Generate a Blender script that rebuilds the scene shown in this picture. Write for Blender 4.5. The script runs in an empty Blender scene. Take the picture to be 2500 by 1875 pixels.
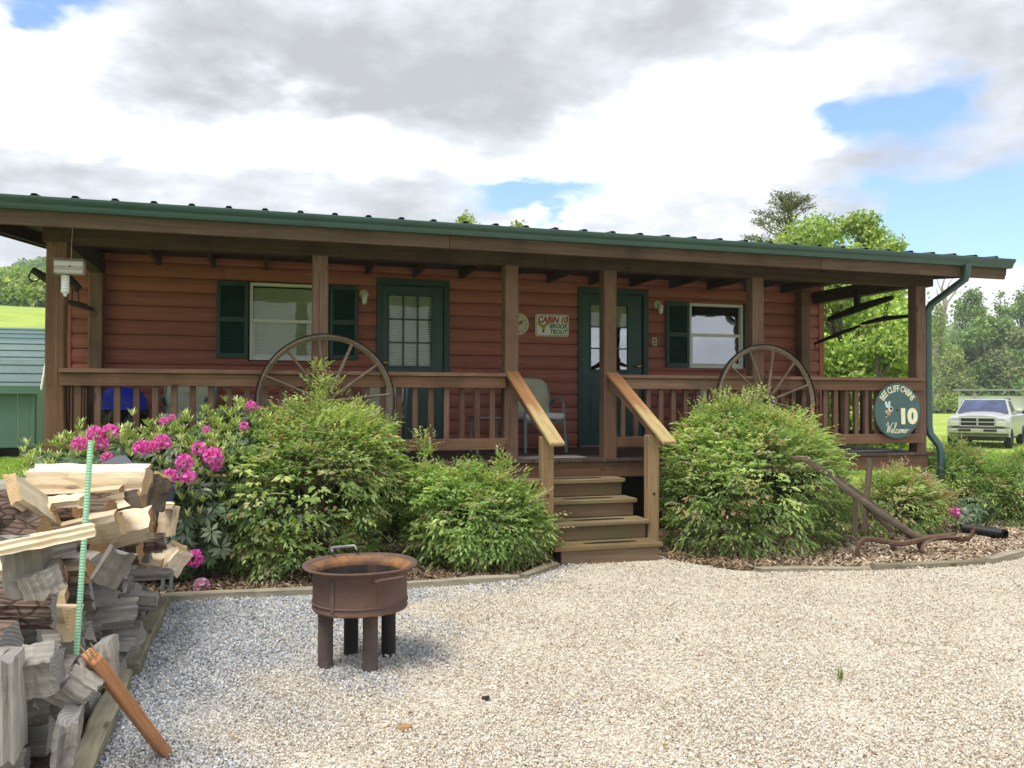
import bpy, bmesh, math, random
import numpy as np
from mathutils import Vector, Matrix
random.seed(7); RNG = np.random.default_rng(7)
R = math.radians; PI = math.pi
SC = bpy.context.scene; COL = SC.collection

# ------------------------------------------------------------------ camera
CAM = Vector((-2.481, -8.525, 1.533)); FOC = 2026.86
YAW, PIT, ROL = .2917, .0179, .0023
_f = Vector((math.sin(YAW)*math.cos(PIT), math.cos(YAW)*math.cos(PIT), math.sin(PIT)))
_r = Vector((math.cos(YAW), -math.sin(YAW), 0)); _u = _r.cross(_f)
_r2 = _r*math.cos(ROL) + _u*math.sin(ROL); _u2 = _u*math.cos(ROL) - _r*math.sin(ROL)
cd = bpy.data.cameras.new('camera'); cam = bpy.data.objects.new('camera', cd); COL.objects.link(cam)
M = Matrix((_r2, _u2, -_f)).transposed().to_4x4(); M.translation = CAM
cam.matrix_world = M
cd.sensor_width = 36; cd.lens = FOC/2500*36; cd.clip_start = .05; cd.clip_end = 3000
SC.camera = cam

def ray(u, v): return _f + _r2*((u-1250)/FOC) + _u2*((937.5-v)/FOC)
def aY(u, v, y): d = ray(u, v); return CAM + d*((y-CAM.y)/d.y)
def aX(u, v, x): d = ray(u, v); return CAM + d*((x-CAM.x)/d.x)
def aZ(u, v, z=0.): d = ray(u, v); return CAM + d*((z-CAM.z)/d.z)
def aD(u, v, t): return CAM + ray(u, v)*t

# ------------------------------------------------------------------ light
SUN_DIR = Vector((-.38, -.30, 1)).normalized()      # towards the sun
SUN_EL = math.asin(SUN_DIR.z); SUN_AZ = math.atan2(SUN_DIR.x, SUN_DIR.y)
ld = bpy.data.lights.new('sun', 'SUN'); ld.energy = 1.7; ld.angle = R(24); ld.color = (1, .95, .86)
sun = bpy.data.objects.new('sun', ld); COL.objects.link(sun)
sun.rotation_euler = SUN_DIR.to_track_quat('Z', 'Y').to_euler()
SC.view_settings.view_transform = 'Standard'; SC.view_settings.look = 'None'
SC.view_settings.exposure = 1.12; SC.view_settings.gamma = 1; SC.view_settings.use_curve_mapping = False
SC.render.engine = 'CYCLES'

# ---- node helpers
class NT:
    def __init__(s, nt): s.nt = nt; s.N = nt.nodes; s.L = nt.links
    def n(s, t, **k):
        x = s.N.new(t)
        for a, b in k.items(): setattr(x, a, b)
        return x
    def put(s, sock, v):
        if isinstance(v, bpy.types.NodeSocket): s.L.new(v, sock)
        elif v is not None:
            if isinstance(v, (tuple, list)) and len(v) == 3 and sock.type == 'RGBA': v = (*v, 1)
            sock.default_value = v
    def math(s, op, a, b=None, c=None, clamp=False):
        x = s.n('ShaderNodeMath', operation=op, use_clamp=clamp)
        s.put(x.inputs[0], a)
        if b is not None: s.put(x.inputs[1], b)
        if c is not None: s.put(x.inputs[2], c)
        return x.outputs[0]
    def vm(s, op, a, b=None, sc=None):
        x = s.n('ShaderNodeVectorMath', operation=op); s.put(x.inputs[0], a)
        if b is not None: s.put(x.inputs[1], b)
        if sc is not None: s.put(x.inputs['Scale'], sc)
        return x.outputs['Value'] if op in ('DOT_PRODUCT', 'LENGTH') else x.outputs[0]
    def noise(s, vec, scale, det=4, rough=.55, out=0, dist=0):
        x = s.n('ShaderNodeTexNoise'); s.put(x.inputs['Vector'], vec); s.put(x.inputs['Scale'], scale)
        s.put(x.inputs['Detail'], det); s.put(x.inputs['Roughness'], rough); s.put(x.inputs['Distortion'], dist)
        return x.outputs[out]
    def ramp(s, fac, stops, interp='LINEAR'):
        x = s.n('ShaderNodeValToRGB'); s.put(x.inputs[0], fac); cr = x.color_ramp; cr.interpolation = interp
        while len(cr.elements) < len(stops): cr.elements.new(.5)
        for e, (p, c) in zip(cr.elements, stops):
            e.position = p; e.color = (*c, 1) if isinstance(c, (tuple, list)) else (c, c, c, 1)
        return x.outputs[0]
    def mix(s, f, a, b, mode='MIX'):
        x = s.n('ShaderNodeMix', data_type='RGBA', blend_type=mode); s.put(x.inputs[0], f); s.put(x.inputs[6], a); s.put(x.inputs[7], b)
        return x.outputs[2]
    def mapr(s, v, a, b, c=0., d=1., smooth=False):
        x = s.n('ShaderNodeMapRange'); x.interpolation_type = 'SMOOTHSTEP' if smooth else 'LINEAR'
        for i, q in enumerate((v, a, b, c, d)): s.put(x.inputs[i], q)
        return x.outputs[0]
    def bump(s, h, st=.4, dist=.01):
        x = s.n('ShaderNodeBump'); s.put(x.inputs['Height'], h); s.put(x.inputs['Strength'], st); s.put(x.inputs['Distance'], dist)
        return x.outputs[0]
def mat(name):
    m = bpy.data.materials.new(name); m.use_nodes = True; t = NT(m.node_tree)
    return m, t, t.N['Principled BSDF']
def setp(t, b, color=None, rough=None, metal=None, normal=None, spec=None, trans=None):
    if color is not None: t.put(b.inputs['Base Color'], color)
    if rough is not None: t.put(b.inputs['Roughness'], rough)
    if metal is not None: t.put(b.inputs['Metallic'], metal)
    if normal is not None: t.put(b.inputs['Normal'], normal)
    if spec is not None: t.put(b.inputs['Specular IOR Level'], spec)
    if trans is not None: t.put(b.inputs['Transmission Weight'], trans)

# ---- world: clear sky behind broken cloud
W = bpy.data.worlds.new('World'); SC.world = W; W.use_nodes = True; t = NT(W.node_tree)
bg = t.N['Background']; bg.inputs[1].default_value = .125
sky = t.n('ShaderNodeTexSky', sky_type='NISHITA', sun_disc=False); sky.sun_elevation = SUN_EL; sky.sun_rotation = SUN_AZ
sky.altitude = 400; sky.air_density = 1.0; sky.dust_density = .6; sky.ozone_density = 1.6
tc = t.n('ShaderNodeTexCoord'); D0 = t.vm('NORMALIZE', tc.outputs['Generated'])
sx = t.n('ShaderNodeSeparateXYZ'); t.put(sx.inputs[0], D0)
az0 = t.math('ARCTAN2', sx.outputs[0], sx.outputs[1]); el0 = t.math('ARCSINE', sx.outputs[2])
wz = t.math('ADD', t.math('MAXIMUM', sx.outputs[2], 0), .22)
cp = t.vm('DIVIDE', D0, None); cpn = cp.node
cxyz = t.n('ShaderNodeCombineXYZ'); t.put(cxyz.inputs[0], wz); t.put(cxyz.inputs[1], wz); t.put(cxyz.inputs[2], wz)
t.put(cpn.inputs[1], cxyz.outputs[0])
warp = t.n('ShaderNodeTexNoise'); t.put(warp.inputs['Vector'], cp); warp.inputs['Scale'].default_value = 2.2; warp.inputs['Detail'].default_value = 6; warp.inputs['Roughness'].default_value = .55
ws = t.n('ShaderNodeSeparateColor'); t.put(ws.inputs[0], warp.outputs['Color'])
az = t.math('ADD', az0, t.math('MULTIPLY', t.math('SUBTRACT', ws.outputs[0], .5), .34))
el = t.math('ADD', el0, t.math('MULTIPLY', t.math('SUBTRACT', ws.outputs[1], .5), .22))
def dirblob(u, v, ru, rv):
    d = ray(u, v).normalized(); a = math.atan2(d.x, d.y); e = math.asin(d.z)
    x = t.math('DIVIDE', t.math('SUBTRACT', az, a), ru/FOC); y = t.math('DIVIDE', t.math('SUBTRACT', el, e), rv/FOC)
    return t.math('EXPONENT', t.math('MULTIPLY', t.math('ADD', t.math('MULTIPLY', x, x), t.math('MULTIPLY', y, y)), -1))
def addup(lst):
    o = None
    for (a, k) in lst:
        w = t.math('MULTIPLY', dirblob(*a), k); o = w if o is None else t.math('ADD', o, w)
    return o
gaps = addup([((2180, 320, 125, 90), 1.25), ((2430, 560, 300, 90), 1.1), ((2150, 560, 240, 45), .7), ((1340, 445, 150, 42), 1.0), ((1200, 430, 300, 50), .35), ((70, 0, 150, 70), 1.6), ((1500, 470, 80, 30), .3), ((2600, 420, 220, 120), .6)])
grey = addup([((650, 110, 420, 130), .8), ((300, 220, 240, 130), .45), ((1280, 230, 380, 110), .75), ((900, 210, 260, 60), .3), ((1900, 60, 520, 80), .8), ((2350, 190, 260, 140), .75), ((200, 450, 600, 60), .5), ((1000, 430, 380, 70), .55), ((2050, 480, 260, 70), .55), ((20, 130, 120, 120), .35)])
white = addup([((80, 100, 200, 110), .9), ((500, 330, 420, 70), .8), ((860, 280, 180, 80), .9), ((1780, 330, 380, 140), 1.5), ((1500, 430, 300, 80), .6), ((1950, 30, 180, 50), .8), ((2300, 730, 110, 90), .8)])
n1 = t.noise(cp, 1.3, 9, .6); n2 = t.noise(cp, 3.4, 8, .6)
cov = t.math('SUBTRACT', t.math('ADD', t.math('MULTIPLY', n1, .9), .62), gaps)
cov = t.math('ADD', cov, t.math('MULTIPLY', t.math('SUBTRACT', n2, .5), .45))
cmask = t.mapr(cov, .12, .78, 0, 1, True)
base = t.math('ADD', t.math('MULTIPLY', t.math('SUBTRACT', t.noise(cp, 2.6, 10, .66), .5), 2.3), .42)
shade = t.math('ADD', t.math('SUBTRACT', base, white), t.math('MULTIPLY', grey, .72))
ccol = t.ramp(shade, [(0, (5.3, 5.35, 5.4)), (.25, (4.25, 4.4, 4.6)), (.5, (3.35, 3.5, 3.75)), (.8, (2.6, 2.72, 2.92)), (1, (2.2, 2.3, 2.45))])
skyb = t.mix(.04, t.mix(1., sky.outputs[0], (.72, .86, 1.02), 'MULTIPLY'), (5.2, 5.6, 6.2))
t.put(bg.inputs[0], t.mix(cmask, skyb, ccol))

# ------------------------------------------------------------------ object helpers
def tag(o, label=None, cat=None, group=None, kind=None):
    if label: o['label'] = label
    if cat: o['category'] = cat
    if group: o['group'] = group
    if kind: o['kind'] = kind
    return o
def thing(name, label, cat, loc=(0, 0, 0), rz=0, group=None):
    o = bpy.data.objects.new(name, None); COL.objects.link(o); o.location = loc; o.rotation_euler = (0, 0, rz); o.empty_display_size = .2
    return tag(o, label, cat, group)
def link(name, me, parent=None, loc=(0, 0, 0), rot=(0, 0, 0), m=None):
    o = bpy.data.objects.new(name, me); COL.objects.link(o); o.location = loc
    o.rotation_euler = rot
    if parent is not None: o.parent = parent
    if m is not None and not me.materials: me.materials.append(m)
    return o
def copy_tree(o, parent=None):
    c = o.copy(); COL.objects.link(c)
    if parent is not None: c.parent = parent
    for ch in list(o.children): copy_tree(ch, c)
    return c
class MB:
    """collects shapes into one mesh"""
    def __init__(s): s.bm = bmesh.new()
    def box(s, x0, x1, y0, y1, z0, z1, bev=0, mtx=None):
        r = bmesh.ops.create_cube(s.bm, size=1)
        vs = r['verts']; c = Vector(((x0+x1)/2, (y0+y1)/2, (z0+z1)/2)); d = (x1-x0, y1-y0, z1-z0)
        for v in vs: v.co = Vector((v.co.x*d[0], v.co.y*d[1], v.co.z*d[2])) + c
        if bev:
            es = list({e for v in vs for e in v.link_edges})
            rr = bmesh.ops.bevel(s.bm, geom=es, offset=min(bev, min(map(abs, d))*.45), segments=1, affect='EDGES')
            vs = list({v for f in rr['faces'] for v in f.verts})
        if mtx is not None:
            for v in vs: v.co = mtx @ v.co
        return s
    def prism(s, pts, y0, y1, mtx=None, bev=0):
        """outline in XZ extruded over Y"""
        a = [s.bm.verts.new((x, y0, z)) for x, z in pts]; b = [s.bm.verts.new((x, y1, z)) for x, z in pts]
        n = len(pts); s.bm.faces.new(a); s.bm.faces.new(b[::-1])
        for i in range(n): s.bm.faces.new((a[i], b[i], b[(i+1) % n], a[(i+1) % n]))
        if mtx is not None:
            for v in a+b: v.co = mtx @ v.co
        return s
    def extx(s, pts, x0, x1, seg=1, cap=True):
        """outline in YZ extruded over X"""
        rings = [[s.bm.verts.new((x0+(x1-x0)*k/seg, y, z)) for y, z in pts] for k in range(seg+1)]
        n = len(pts)
        for k in range(seg):
            for i in range(n): s.bm.faces.new((rings[k][i], rings[k][(i+1) % n], rings[k+1][(i+1) % n], rings[k+1][i]))
        if cap: s.bm.faces.new(rings[0]); s.bm.faces.new(rings[-1][::-1])
        return s
    def tube(s, path, rad, n=8, cap=True, flat=None):
        path = [Vector(p) for p in path]; rings = []
        rad = rad if isinstance(rad, (list, tuple)) else [rad]*len(path)
        prev = None
        for i, p in enumerate(path):
            d = (path[min(i+1, len(path)-1)] - path[max(i-1, 0)])
            d = d.normalized() if d.length > 1e-9 else Vector((0, 0, 1))
            if prev is None:
                a = Vector((0, 0, 1)) if abs(d.z) < .9 else Vector((0, 1, 0))
                x = d.cross(a).normalized()
            else: x = (prev - d*prev.dot(d)).normalized()
            prev = x; y = d.cross(x)
            fx, fy = flat if flat else (1, 1)
            rings.append([s.bm.verts.new(p + (x*math.cos(2*PI*k/n)*fx + y*math.sin(2*PI*k/n)*fy)*rad[i]) for k in range(n)])
        for a, b in zip(rings, rings[1:]):
            for k in range(n): s.bm.faces.new((a[k], a[(k+1) % n], b[(k+1) % n], b[k]))
        if cap and n > 2: s.bm.faces.new(rings[0][::-1]); s.bm.faces.new(rings[-1])
        return s
    def lathe(s, prof, n=48, c=(0, 0, 0), closed=False):
        rings = [[s.bm.verts.new((c[0]+r*math.cos(2*PI*k/n), c[1]+r*math.sin(2*PI*k/n), c[2]+z)) for k in range(n)] for r, z in prof]
        prs = list(zip(rings, rings[1:])) + ([(rings[-1], rings[0])] if closed else [])
        for a, b in prs:
            for k in range(n): s.bm.faces.new((a[k], a[(k+1) % n], b[(k+1) % n], b[k]))
        return s
    def torus(s, c, R0, r, ax='Y', n=20, m=6, sq=(1, 1), arc=None):
        rings = []
        for k in range(n+ (0 if arc is None else 1)):
            a = 2*PI*k/n if arc is None else arc[0]+(arc[1]-arc[0])*k/n
            ring = []
            for j in range(m):
                b = 2*PI*j/m; rr = R0 + r*math.cos(b)*sq[0]; h = r*math.sin(b)*sq[1]
                p = (rr*math.cos(a), h, rr*math.sin(a)) if ax == 'Y' else ((rr*math.cos(a), rr*math.sin(a), h) if ax == 'Z' else (h, rr*math.cos(a), rr*math.sin(a)))
                ring.append(s.bm.verts.new(Vector(p)+Vector(c)))
            rings.append(ring)
        prs = list(zip(rings, rings[1:])) + ([(rings[-1], rings[0])] if arc is None else [])
        for a, b in prs:
            for j in range(m): s.bm.faces.new((a[j], a[(j+1) % m], b[(j+1) % m], b[j]))
        return s
    def sph(s, c, r, seg=10, ring=7, scale=(1, 1, 1)):
        rr = bmesh.ops.create_uvsphere(s.bm, u_segments=seg, v_segments=ring, radius=1)
        for v in rr['verts']: v.co = Vector((v.co.x*r*scale[0], v.co.y*r*scale[1], v.co.z*r*scale[2])) + Vector(c)
        return s
    def jitter(s, a):
        for v in s.bm.verts: v.co += Vector((random.uniform(-a, a), random.uniform(-a, a), random.uniform(-a, a)))
        return s
    def me(s, name='mesh', smooth=False, m=None):
        bmesh.ops.recalc_face_normals(s.bm, faces=s.bm.faces)
        me = bpy.data.meshes.new(name); s.bm.to_mesh(me); s.bm.free()
        if smooth:
            me.polygons.foreach_set('use_smooth', [True]*len(me.polygons))
            if hasattr(me, 'set_sharp_from_angle'): me.set_sharp_from_angle(angle=R(38))
        if m: me.materials.append(m)
        return me
    def build(s, name, m, parent=None, loc=(0, 0, 0), rot=(0, 0, 0), smooth=False):
        return link(name, s.me(name, smooth, m), parent, loc, rot)
_bc = {}
def board(name, parent, wood, x0, x1, y0, y1, z0, z1, bev=.004, axis=None):
    """a straight member; its mesh is shared with every other of the same size"""
    d = (round(x1-x0, 4), round(y1-y0, 4), round(z1-z0, 4))
    ax = axis or 'xyz'[max(range(3), key=lambda i: d[i])]
    m = wood(ax) if callable(wood) else wood
    key = (d, m.name, bev)
    if key not in _bc: _bc[key] = MB().box(-d[0]/2, d[0]/2, -d[1]/2, d[1]/2, -d[2]/2, d[2]/2, bev).me(name, False, m)
    return link(name, _bc[key], parent, ((x0+x1)/2, (y0+y1)/2, (z0+z1)/2))
def beam(name, parent, wood, a, b, w, h, bev=.004, roll=0):
    """member of width w and height h from point a to point b"""
    a, b = Vector(a), Vector(b); L = (b-a).length; m = wood('x') if callable(wood) else wood
    me = MB().box(-L/2, L/2, -w/2, w/2, -h/2, h/2, bev).me(name, False, m)
    o = link(name, me, parent, (a+b)/2); o.rotation_mode = 'QUATERNION'
    o.rotation_quaternion = (b-a).to_track_quat('X', 'Z') @ Matrix.Rotation(roll, 3, 'X').to_quaternion()
    return o

# fast numpy leaf meshes ------------------------------------------------
def quads_mesh(name, V, m, col=None):
    """V: (n,4,3) quads; col: (n,3) colour per face"""
    n = len(V); me = bpy.data.meshes.new(name)
    me.vertices.add(n*4); me.vertices.foreach_set('co', V.reshape(-1).astype('f'))
    me.loops.add(n*4); me.loops.foreach_set('vertex_index', np.arange(n*4, dtype='i'))
    me.polygons.add(n); me.polygons.foreach_set('loop_start', np.arange(0, n*4, 4, dtype='i')); me.polygons.foreach_set('loop_total', np.full(n, 4, dtype='i'))
    me.update(calc_edges=True)
    if col is not None:
        a = me.attributes.new('tint', 'FLOAT_COLOR', 'POINT')
        c = np.ones((n, 4, 4), 'f'); c[:, :, :3] = col[:, None, :]; a.data.foreach_set('color', c.reshape(-1))
    me.materials.append(m); return me
def norm(a): return a/np.maximum(np.linalg.norm(a, axis=-1, keepdims=True), 1e-9)
def leafquads(P, Dv, Nv, L, Wd, fold=.18, droop=.0, midpos=.45):
    """leaf: base P, direction Dv, face normal Nv, length L, width Wd"""
    Dv = norm(Dv); S = norm(np.cross(Dv, Nv)); N = norm(np.cross(S, Dv)); L = np.asarray(L).reshape(-1, 1); Wd = np.asarray(Wd).reshape(-1, 1)
    mid = P + Dv*L*midpos + N*Wd*fold
    return np.stack([P, mid + S*Wd*.5, P + Dv*L - N*L*droop, mid - S*Wd*.5], 1)
# ------------------------------------------------------------------ materials
_wc = {}
def wood(kind):
    C = dict(
        porch=((.125, .068, .046), (.215, .125, .086), (.07, .042, .032), .75),
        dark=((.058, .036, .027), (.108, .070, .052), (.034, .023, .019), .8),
        rail=((.155, .082, .049), (.265, .150, .092), (.085, .050, .036), .7),
        red=((.20, .062, .042), (.275, .092, .064), (.14, .05, .038), .7),
        trimred=((.30, .105, .06), (.40, .15, .085), (.2, .08, .05), .65),
        deck=((.075, .055, .045), (.15, .105, .082), (.045, .035, .03), .75),
        tread=((.13, .085, .045), (.25, .185, .09), (.17, .16, .06), .8),
        grey=((.19, .17, .148), (.43, .40, .365), (.09, .08, .07), .85),
        fresh=((.66, .52, .34), (.84, .74, .56), (.44, .27, .13), .75),
        timber=((.20, .18, .13), (.38, .34, .24), (.11, .10, .075), .85),
        wheel=((.12, .085, .062), (.24, .185, .14), (.07, .05, .04), .75),
        oak=((.085, .065, .048), (.20, .155, .115), (.05, .042, .035), .8),
        newel=((.20, .115, .055), (.33, .22, .115), (.13, .10, .06), .75),
        fascia=((.085, .053, .038), (.15, .098, .070), (.05, .034, .027), .78),
        riser=((.12, .080, .048), (.20, .135, .080), (.12, .115, .05), .8),
        plank=((.34, .13, .045), (.50, .235, .095), (.12, .05, .03), .65),
    )[kind]
    def f(ax):
        k = (kind, ax)
        if k in _wc: return _wc[k]
        m, t, b = mat('wood_'+kind+'_'+ax)
        tc = t.n('ShaderNodeTexCoord'); oi = t.n('ShaderNodeObjectInfo')
        v = t.vm('ADD', tc.outputs['Object'], t.vm('SCALE', oi.outputs['Location'], sc=3.7))
        rn = t.n('ShaderNodeCombineXYZ'); t.put(rn.inputs[0], t.math('MULTIPLY', oi.outputs['Random'], 31)); t.put(rn.inputs[1], t.math('MULTIPLY', oi.outputs['Random'], 17))
        v = t.vm('ADD', v, rn.outputs[0])
        s = {'x': (1.6, 34, 34), 'y': (34, 1.6, 34), 'z': (34, 34, 1.6)}[ax]
        g = t.vm('MULTIPLY', v, s)
        gr = t.noise(g, 1, 7, .62, dist=.5); fine = t.noise(g, 3.2, 5, .7)
        blot = t.noise(v, 2.3, 5, .6); sp = t.noise(v, 14, 4, .6)
        c = t.mix(t.mapr(gr, .3, .72), C[0], C[1])
        c = t.mix(t.mapr(blot, .48, .72, 0, .7), c, C[2])
        c = t.mix(t.mapr(fine, .52, .70, 0, .35), c, C[2])
        c = t.mix(t.mapr(sp, .62, .7, 0, .3), c, tuple(x*.5 for x in C[0]))
        kn = t.n('ShaderNodeTexVoronoi'); t.put(kn.inputs['Vector'], t.vm('MULTIPLY', v, {'x': (2.2, 7, 7), 'y': (7, 2.2, 7), 'z': (7, 7, 2.2)}[ax])); kn.inputs['Scale'].default_value = 1.
        c = t.mix(t.mapr(kn.outputs['Distance'], .05, .13, .75, 0, True), c, tuple(x*.35 for x in C[0]))
        hs = t.n('ShaderNodeHueSaturation'); t.put(hs.inputs['Color'], c); t.put(hs.inputs['Value'], t.mapr(oi.outputs['Random'], 0, 1, *((.55, 1.25) if kind == 'grey' else (.80, 1.2)))); t.put(hs.inputs['Saturation'], t.mapr(oi.outputs['Random'], 0, 1, 1.06, .9))
        setp(t, b, hs.outputs[0], C[3], normal=t.bump(t.math('ADD', gr, t.math('MULTIPLY', fine, .6)), .55, .004), spec=.25)
        _wc[k] = m; return m
    return f
def paint(name, col, rough=.5, var=.12, bump=.15, metal=0, spec=.5, scale=6, dirt=None):
    m, t, b = mat(name); tc = t.n('ShaderNodeTexCoord'); v = tc.outputs['Object']
    n = t.noise(v, scale, 5, .6); f = t.noise(v, scale*18, 3, .6)
    c = t.mix(t.mapr(n, .3, .7), tuple(x*(1-var) for x in col), tuple(min(x*(1+var), 1) for x in col))
    if dirt: c = t.mix(t.mapr(t.noise(v, scale*.6, 8, .7), .55, .72, 0, .6), c, dirt)
    setp(t, b, c, t.mapr(f, .3, .7, rough*.85, min(rough*1.15, 1)), metal, t.bump(f, bump, .002), spec)
    return m
def glassy(name, tint, refl, rough=.02):
    m, t, b = mat(name); t.N.remove(b)
    tr = t.n('ShaderNodeBsdfTransparent'); tr.inputs[0].default_value = (*tint, 1)
    gl = t.n('ShaderNodeBsdfGlossy'); gl.inputs['Roughness'].default_value = rough; gl.inputs[0].default_value = (.95, .97, 1, 1)
    tc = t.n('ShaderNodeTexCoord'); t.put(gl.inputs['Normal'], t.bump(t.noise(tc.outputs['Object'], 3.5, 2), .08, .02))
    fr = t.n('ShaderNodeFresnel'); fr.inputs[0].default_value = 1.5
    mx = t.n('ShaderNodeMixShader'); t.put(mx.inputs[0], t.math('ADD', fr.outputs[0], refl, clamp=True)); t.L.new(tr.outputs[0], mx.inputs[1]); t.L.new(gl.outputs[0], mx.inputs[2])
    t.L.new(mx.outputs[0], t.N['Material Output'].inputs[0]); return m
def leafmat(name, trans=.3, rough=.45, spec=.4, mul=1.):
    m, t, b = mat(name); a = t.n('ShaderNodeAttribute', attribute_name='tint')
    c = a.outputs['Color']
    if mul != 1: c = t.mix(1., c, (mul, mul, mul), 'MULTIPLY')
    setp(t, b, c, rough, spec=spec)
    tl = t.n('ShaderNodeBsdfTranslucent'); t.put(tl.inputs[0], t.mix(1., c, (1.25, 1.35, .6), 'MULTIPLY'))
    mx = t.n('ShaderNodeMixShader'); mx.inputs[0].default_value = trans
    t.L.new(b.outputs[0], mx.inputs[1]); t.L.new(tl.outputs[0], mx.inputs[2]); t.L.new(mx.outputs[0], t.N['Material Output'].inputs[0])
    return m
M_LEAF = leafmat('nandina_leaf', .45, .42, .4); M_RHODO = leafmat('rhododendron_leaf', .15, .35, .5)
M_TREE = leafmat('tree_leaf', .35, .6, .2); M_PETAL = leafmat('petal', .4, .6, .2); M_GRASS = leafmat('grass_blade', .35, .6, .2)
M_GREEN = paint('dark_green_paint', (.015, .050, .046), .5, .2, .2)
M_DOOR = paint('door_green_paint', (.018, .066, .066), .42, .2, .15)
M_GUTTER = paint('green_metal_gutter', (.034, .086, .080), .42, .12, .06, 0, .6, 3, (.025, .062, .060))
M_ROOF = paint('dark_green_metal_roof', (.016, .040, .040), .6, .15, .05, 0, .3, 2)
M_WHITE = paint('white_vinyl', (.70, .72, .70), .4, .05, .05, dirt=(.5, .5, .44))
M_BLIND = paint('cream_blind', (.74, .73, .60), .7, .05, .05)
M_SHADE = paint('pale_green_curtain', (.76, .78, .72), .8, .1, .1)
M_BLACK = paint('black_plastic', (.012, .012, .013), .45, .2, .2)
M_INSIDE = paint('dim_room', (.05, .045, .04), .9, .1, 0)  # near-black colour standing in for shade in the rooms and under the porch
M_STEEL = paint('bare_steel', (.42, .42, .42), .35, .1, .1, 1)
M_BRASS = paint('brass', (.55, .40, .16), .3, .1, .05, 1)
M_GLASS = glassy('window_glass', (.86, .90, .84), .0); M_GLASSR = glassy('bright_window_glass', (.55, .60, .62), .32)
M_IRON = paint('dark_iron', (.030, .024, .021), .7, .4, .5, .3, .4, 12, (.07, .04, .025))
M_CHAIR = paint('grey_green_metal', (.13, .19, .195), .4, .1, .1)
M_CUSH = paint('sage_cushion', (.42, .44, .33), .9, .12, .35, spec=.1, scale=4)
M_CUSHW = paint('white_cushion', (.62, .63, .62), .9, .08, .3, spec=.1)
M_BLUE = paint('blue_cover', (.010, .030, .50), .55, .15, .3, scale=3)
M_NAVY = paint('navy_plastic', (.055, .07, .105), .5, .1, .1, scale=3)
M_BAG = paint('black_bag', (.010, .011, .013), .18, .3, .0, scale=4)
M_SHED = paint('shed_green_paint', (.07, .140, .108), .6, .1, .2, scale=2)
M_SHEDROOF = paint('shed_roof_metal', (.085, .150, .150), .55, .08, .05, .0, .5, 1.2)
M_STAKE = paint('mint_green_rod', (.30, .58, .38), .45, .1, .1)

def M_LOG():
    m, t, b = mat('red_brown_log_siding'); tc = t.n('ShaderNodeTexCoord'); v = tc.outputs['Object']; oi = t.n('ShaderNodeObjectInfo')
    v = t.vm('ADD', v, t.vm('SCALE', oi.outputs['Location'], sc=5.))
    g = t.vm('MULTIPLY', v, (2.2, 26, 26)); gr = t.noise(g, 1, 6, .6, dist=.4); bl = t.noise(v, 1.6, 6, .65)
    c = t.mix(t.mapr(gr, .3, .72), (.30, .092, .068), (.42, .152, .118))
    c = t.mix(t.mapr(bl, .45, .75, 0, .5), c, (.30, .13, .10))
    hs = t.n('ShaderNodeHueSaturation'); t.put(hs.inputs['Color'], c); t.put(hs.inputs['Value'], t.mapr(oi.outputs['Random'], 0, 1, .88, 1.12))
    setp(t, b, hs.outputs[0], .62, normal=t.bump(gr, .4, .004), spec=.3); return m
M_LOG = M_LOG()
def M_RUST(name, a, bcol, c3, rough=.8):
    m, t, b = mat(name); tc = t.n('ShaderNodeTexCoord'); v = tc.outputs['Object']
    n = t.noise(v, 5, 8, .65); f = t.noise(v, 60, 4, .6); st = t.noise(t.vm('MULTIPLY', v, (14, 14, 1.2)), 1, 5, .6)
    c = t.mix(t.mapr(n, .35, .68), a, bcol); c = t.mix(t.mapr(st, .52, .72, 0, .6), c, c3)
    c = t.mix(t.mapr(f, .55, .75, 0, .4), c, tuple(x*.5 for x in a))
    setp(t, b, c, rough, .15, t.bump(t.math('ADD', f, n), .35, .004), .3); return m
M_RUST1 = M_RUST('brown_rusted_steel', (.105, .066, .058), (.165, .105, .088), (.20, .10, .06))
M_RUST2 = M_RUST('orange_rust', (.11, .068, .050), (.40, .19, .07), (.09, .06, .05))
M_SOOT = M_RUST('sooty_steel', (.032, .028, .028), (.085, .06, .052), (.16, .085, .045))
M_LEG = M_RUST('rusty_pipe', (.085, .070, .066), (.16, .125, .112), (.13, .08, .06))
M_LEGD = M_RUST('dark_pipe', (.022, .024, .025), (.045, .042, .042), (.06, .04, .03))  # darker pipe colour for the two rear legs
M_PLOW = M_RUST('rusty_plough_iron', (.11, .065, .042), (.20, .125, .085), (.09, .06, .045))

def M_BARKF(name, a, b_, c3, s=(5, 5, 1.1), sc=5):
    m, t, b = mat(name); tc = t.n('ShaderNodeTexCoord'); v = t.vm('MULTIPLY', tc.outputs['Object'], s)
    vo = t.n('ShaderNodeTexVoronoi', feature='DISTANCE_TO_EDGE'); t.put(vo.inputs['Vector'], v); vo.inputs['Scale'].default_value = sc
    n = t.noise(v, sc, 6, .65)
    c = t.mix(n, a, b_); c = t.mix(t.mapr(vo.outputs[0], .0, .12, 1, 0), c, c3)
    setp(t, b, c, .9, normal=t.bump(t.math('ADD', t.math('MINIMUM', vo.outputs[0], .2), t.math('MULTIPLY', n, .3)), .8, .02), spec=.15); return m
M_BARK = M_BARKF('tree_bark', (.085, .07, .055), (.20, .17, .135), (.04, .033, .027))
M_BARKW = M_BARKF('pale_tree_bark', (.30, .27, .22), (.48, .45, .38), (.13, .11, .09))
M_LOGBARK = M_BARKF('firewood_bark', (.10, .065, .05), (.26, .19, .16), (.05, .033, .026), (5, 16, 16), 2.2)

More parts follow.
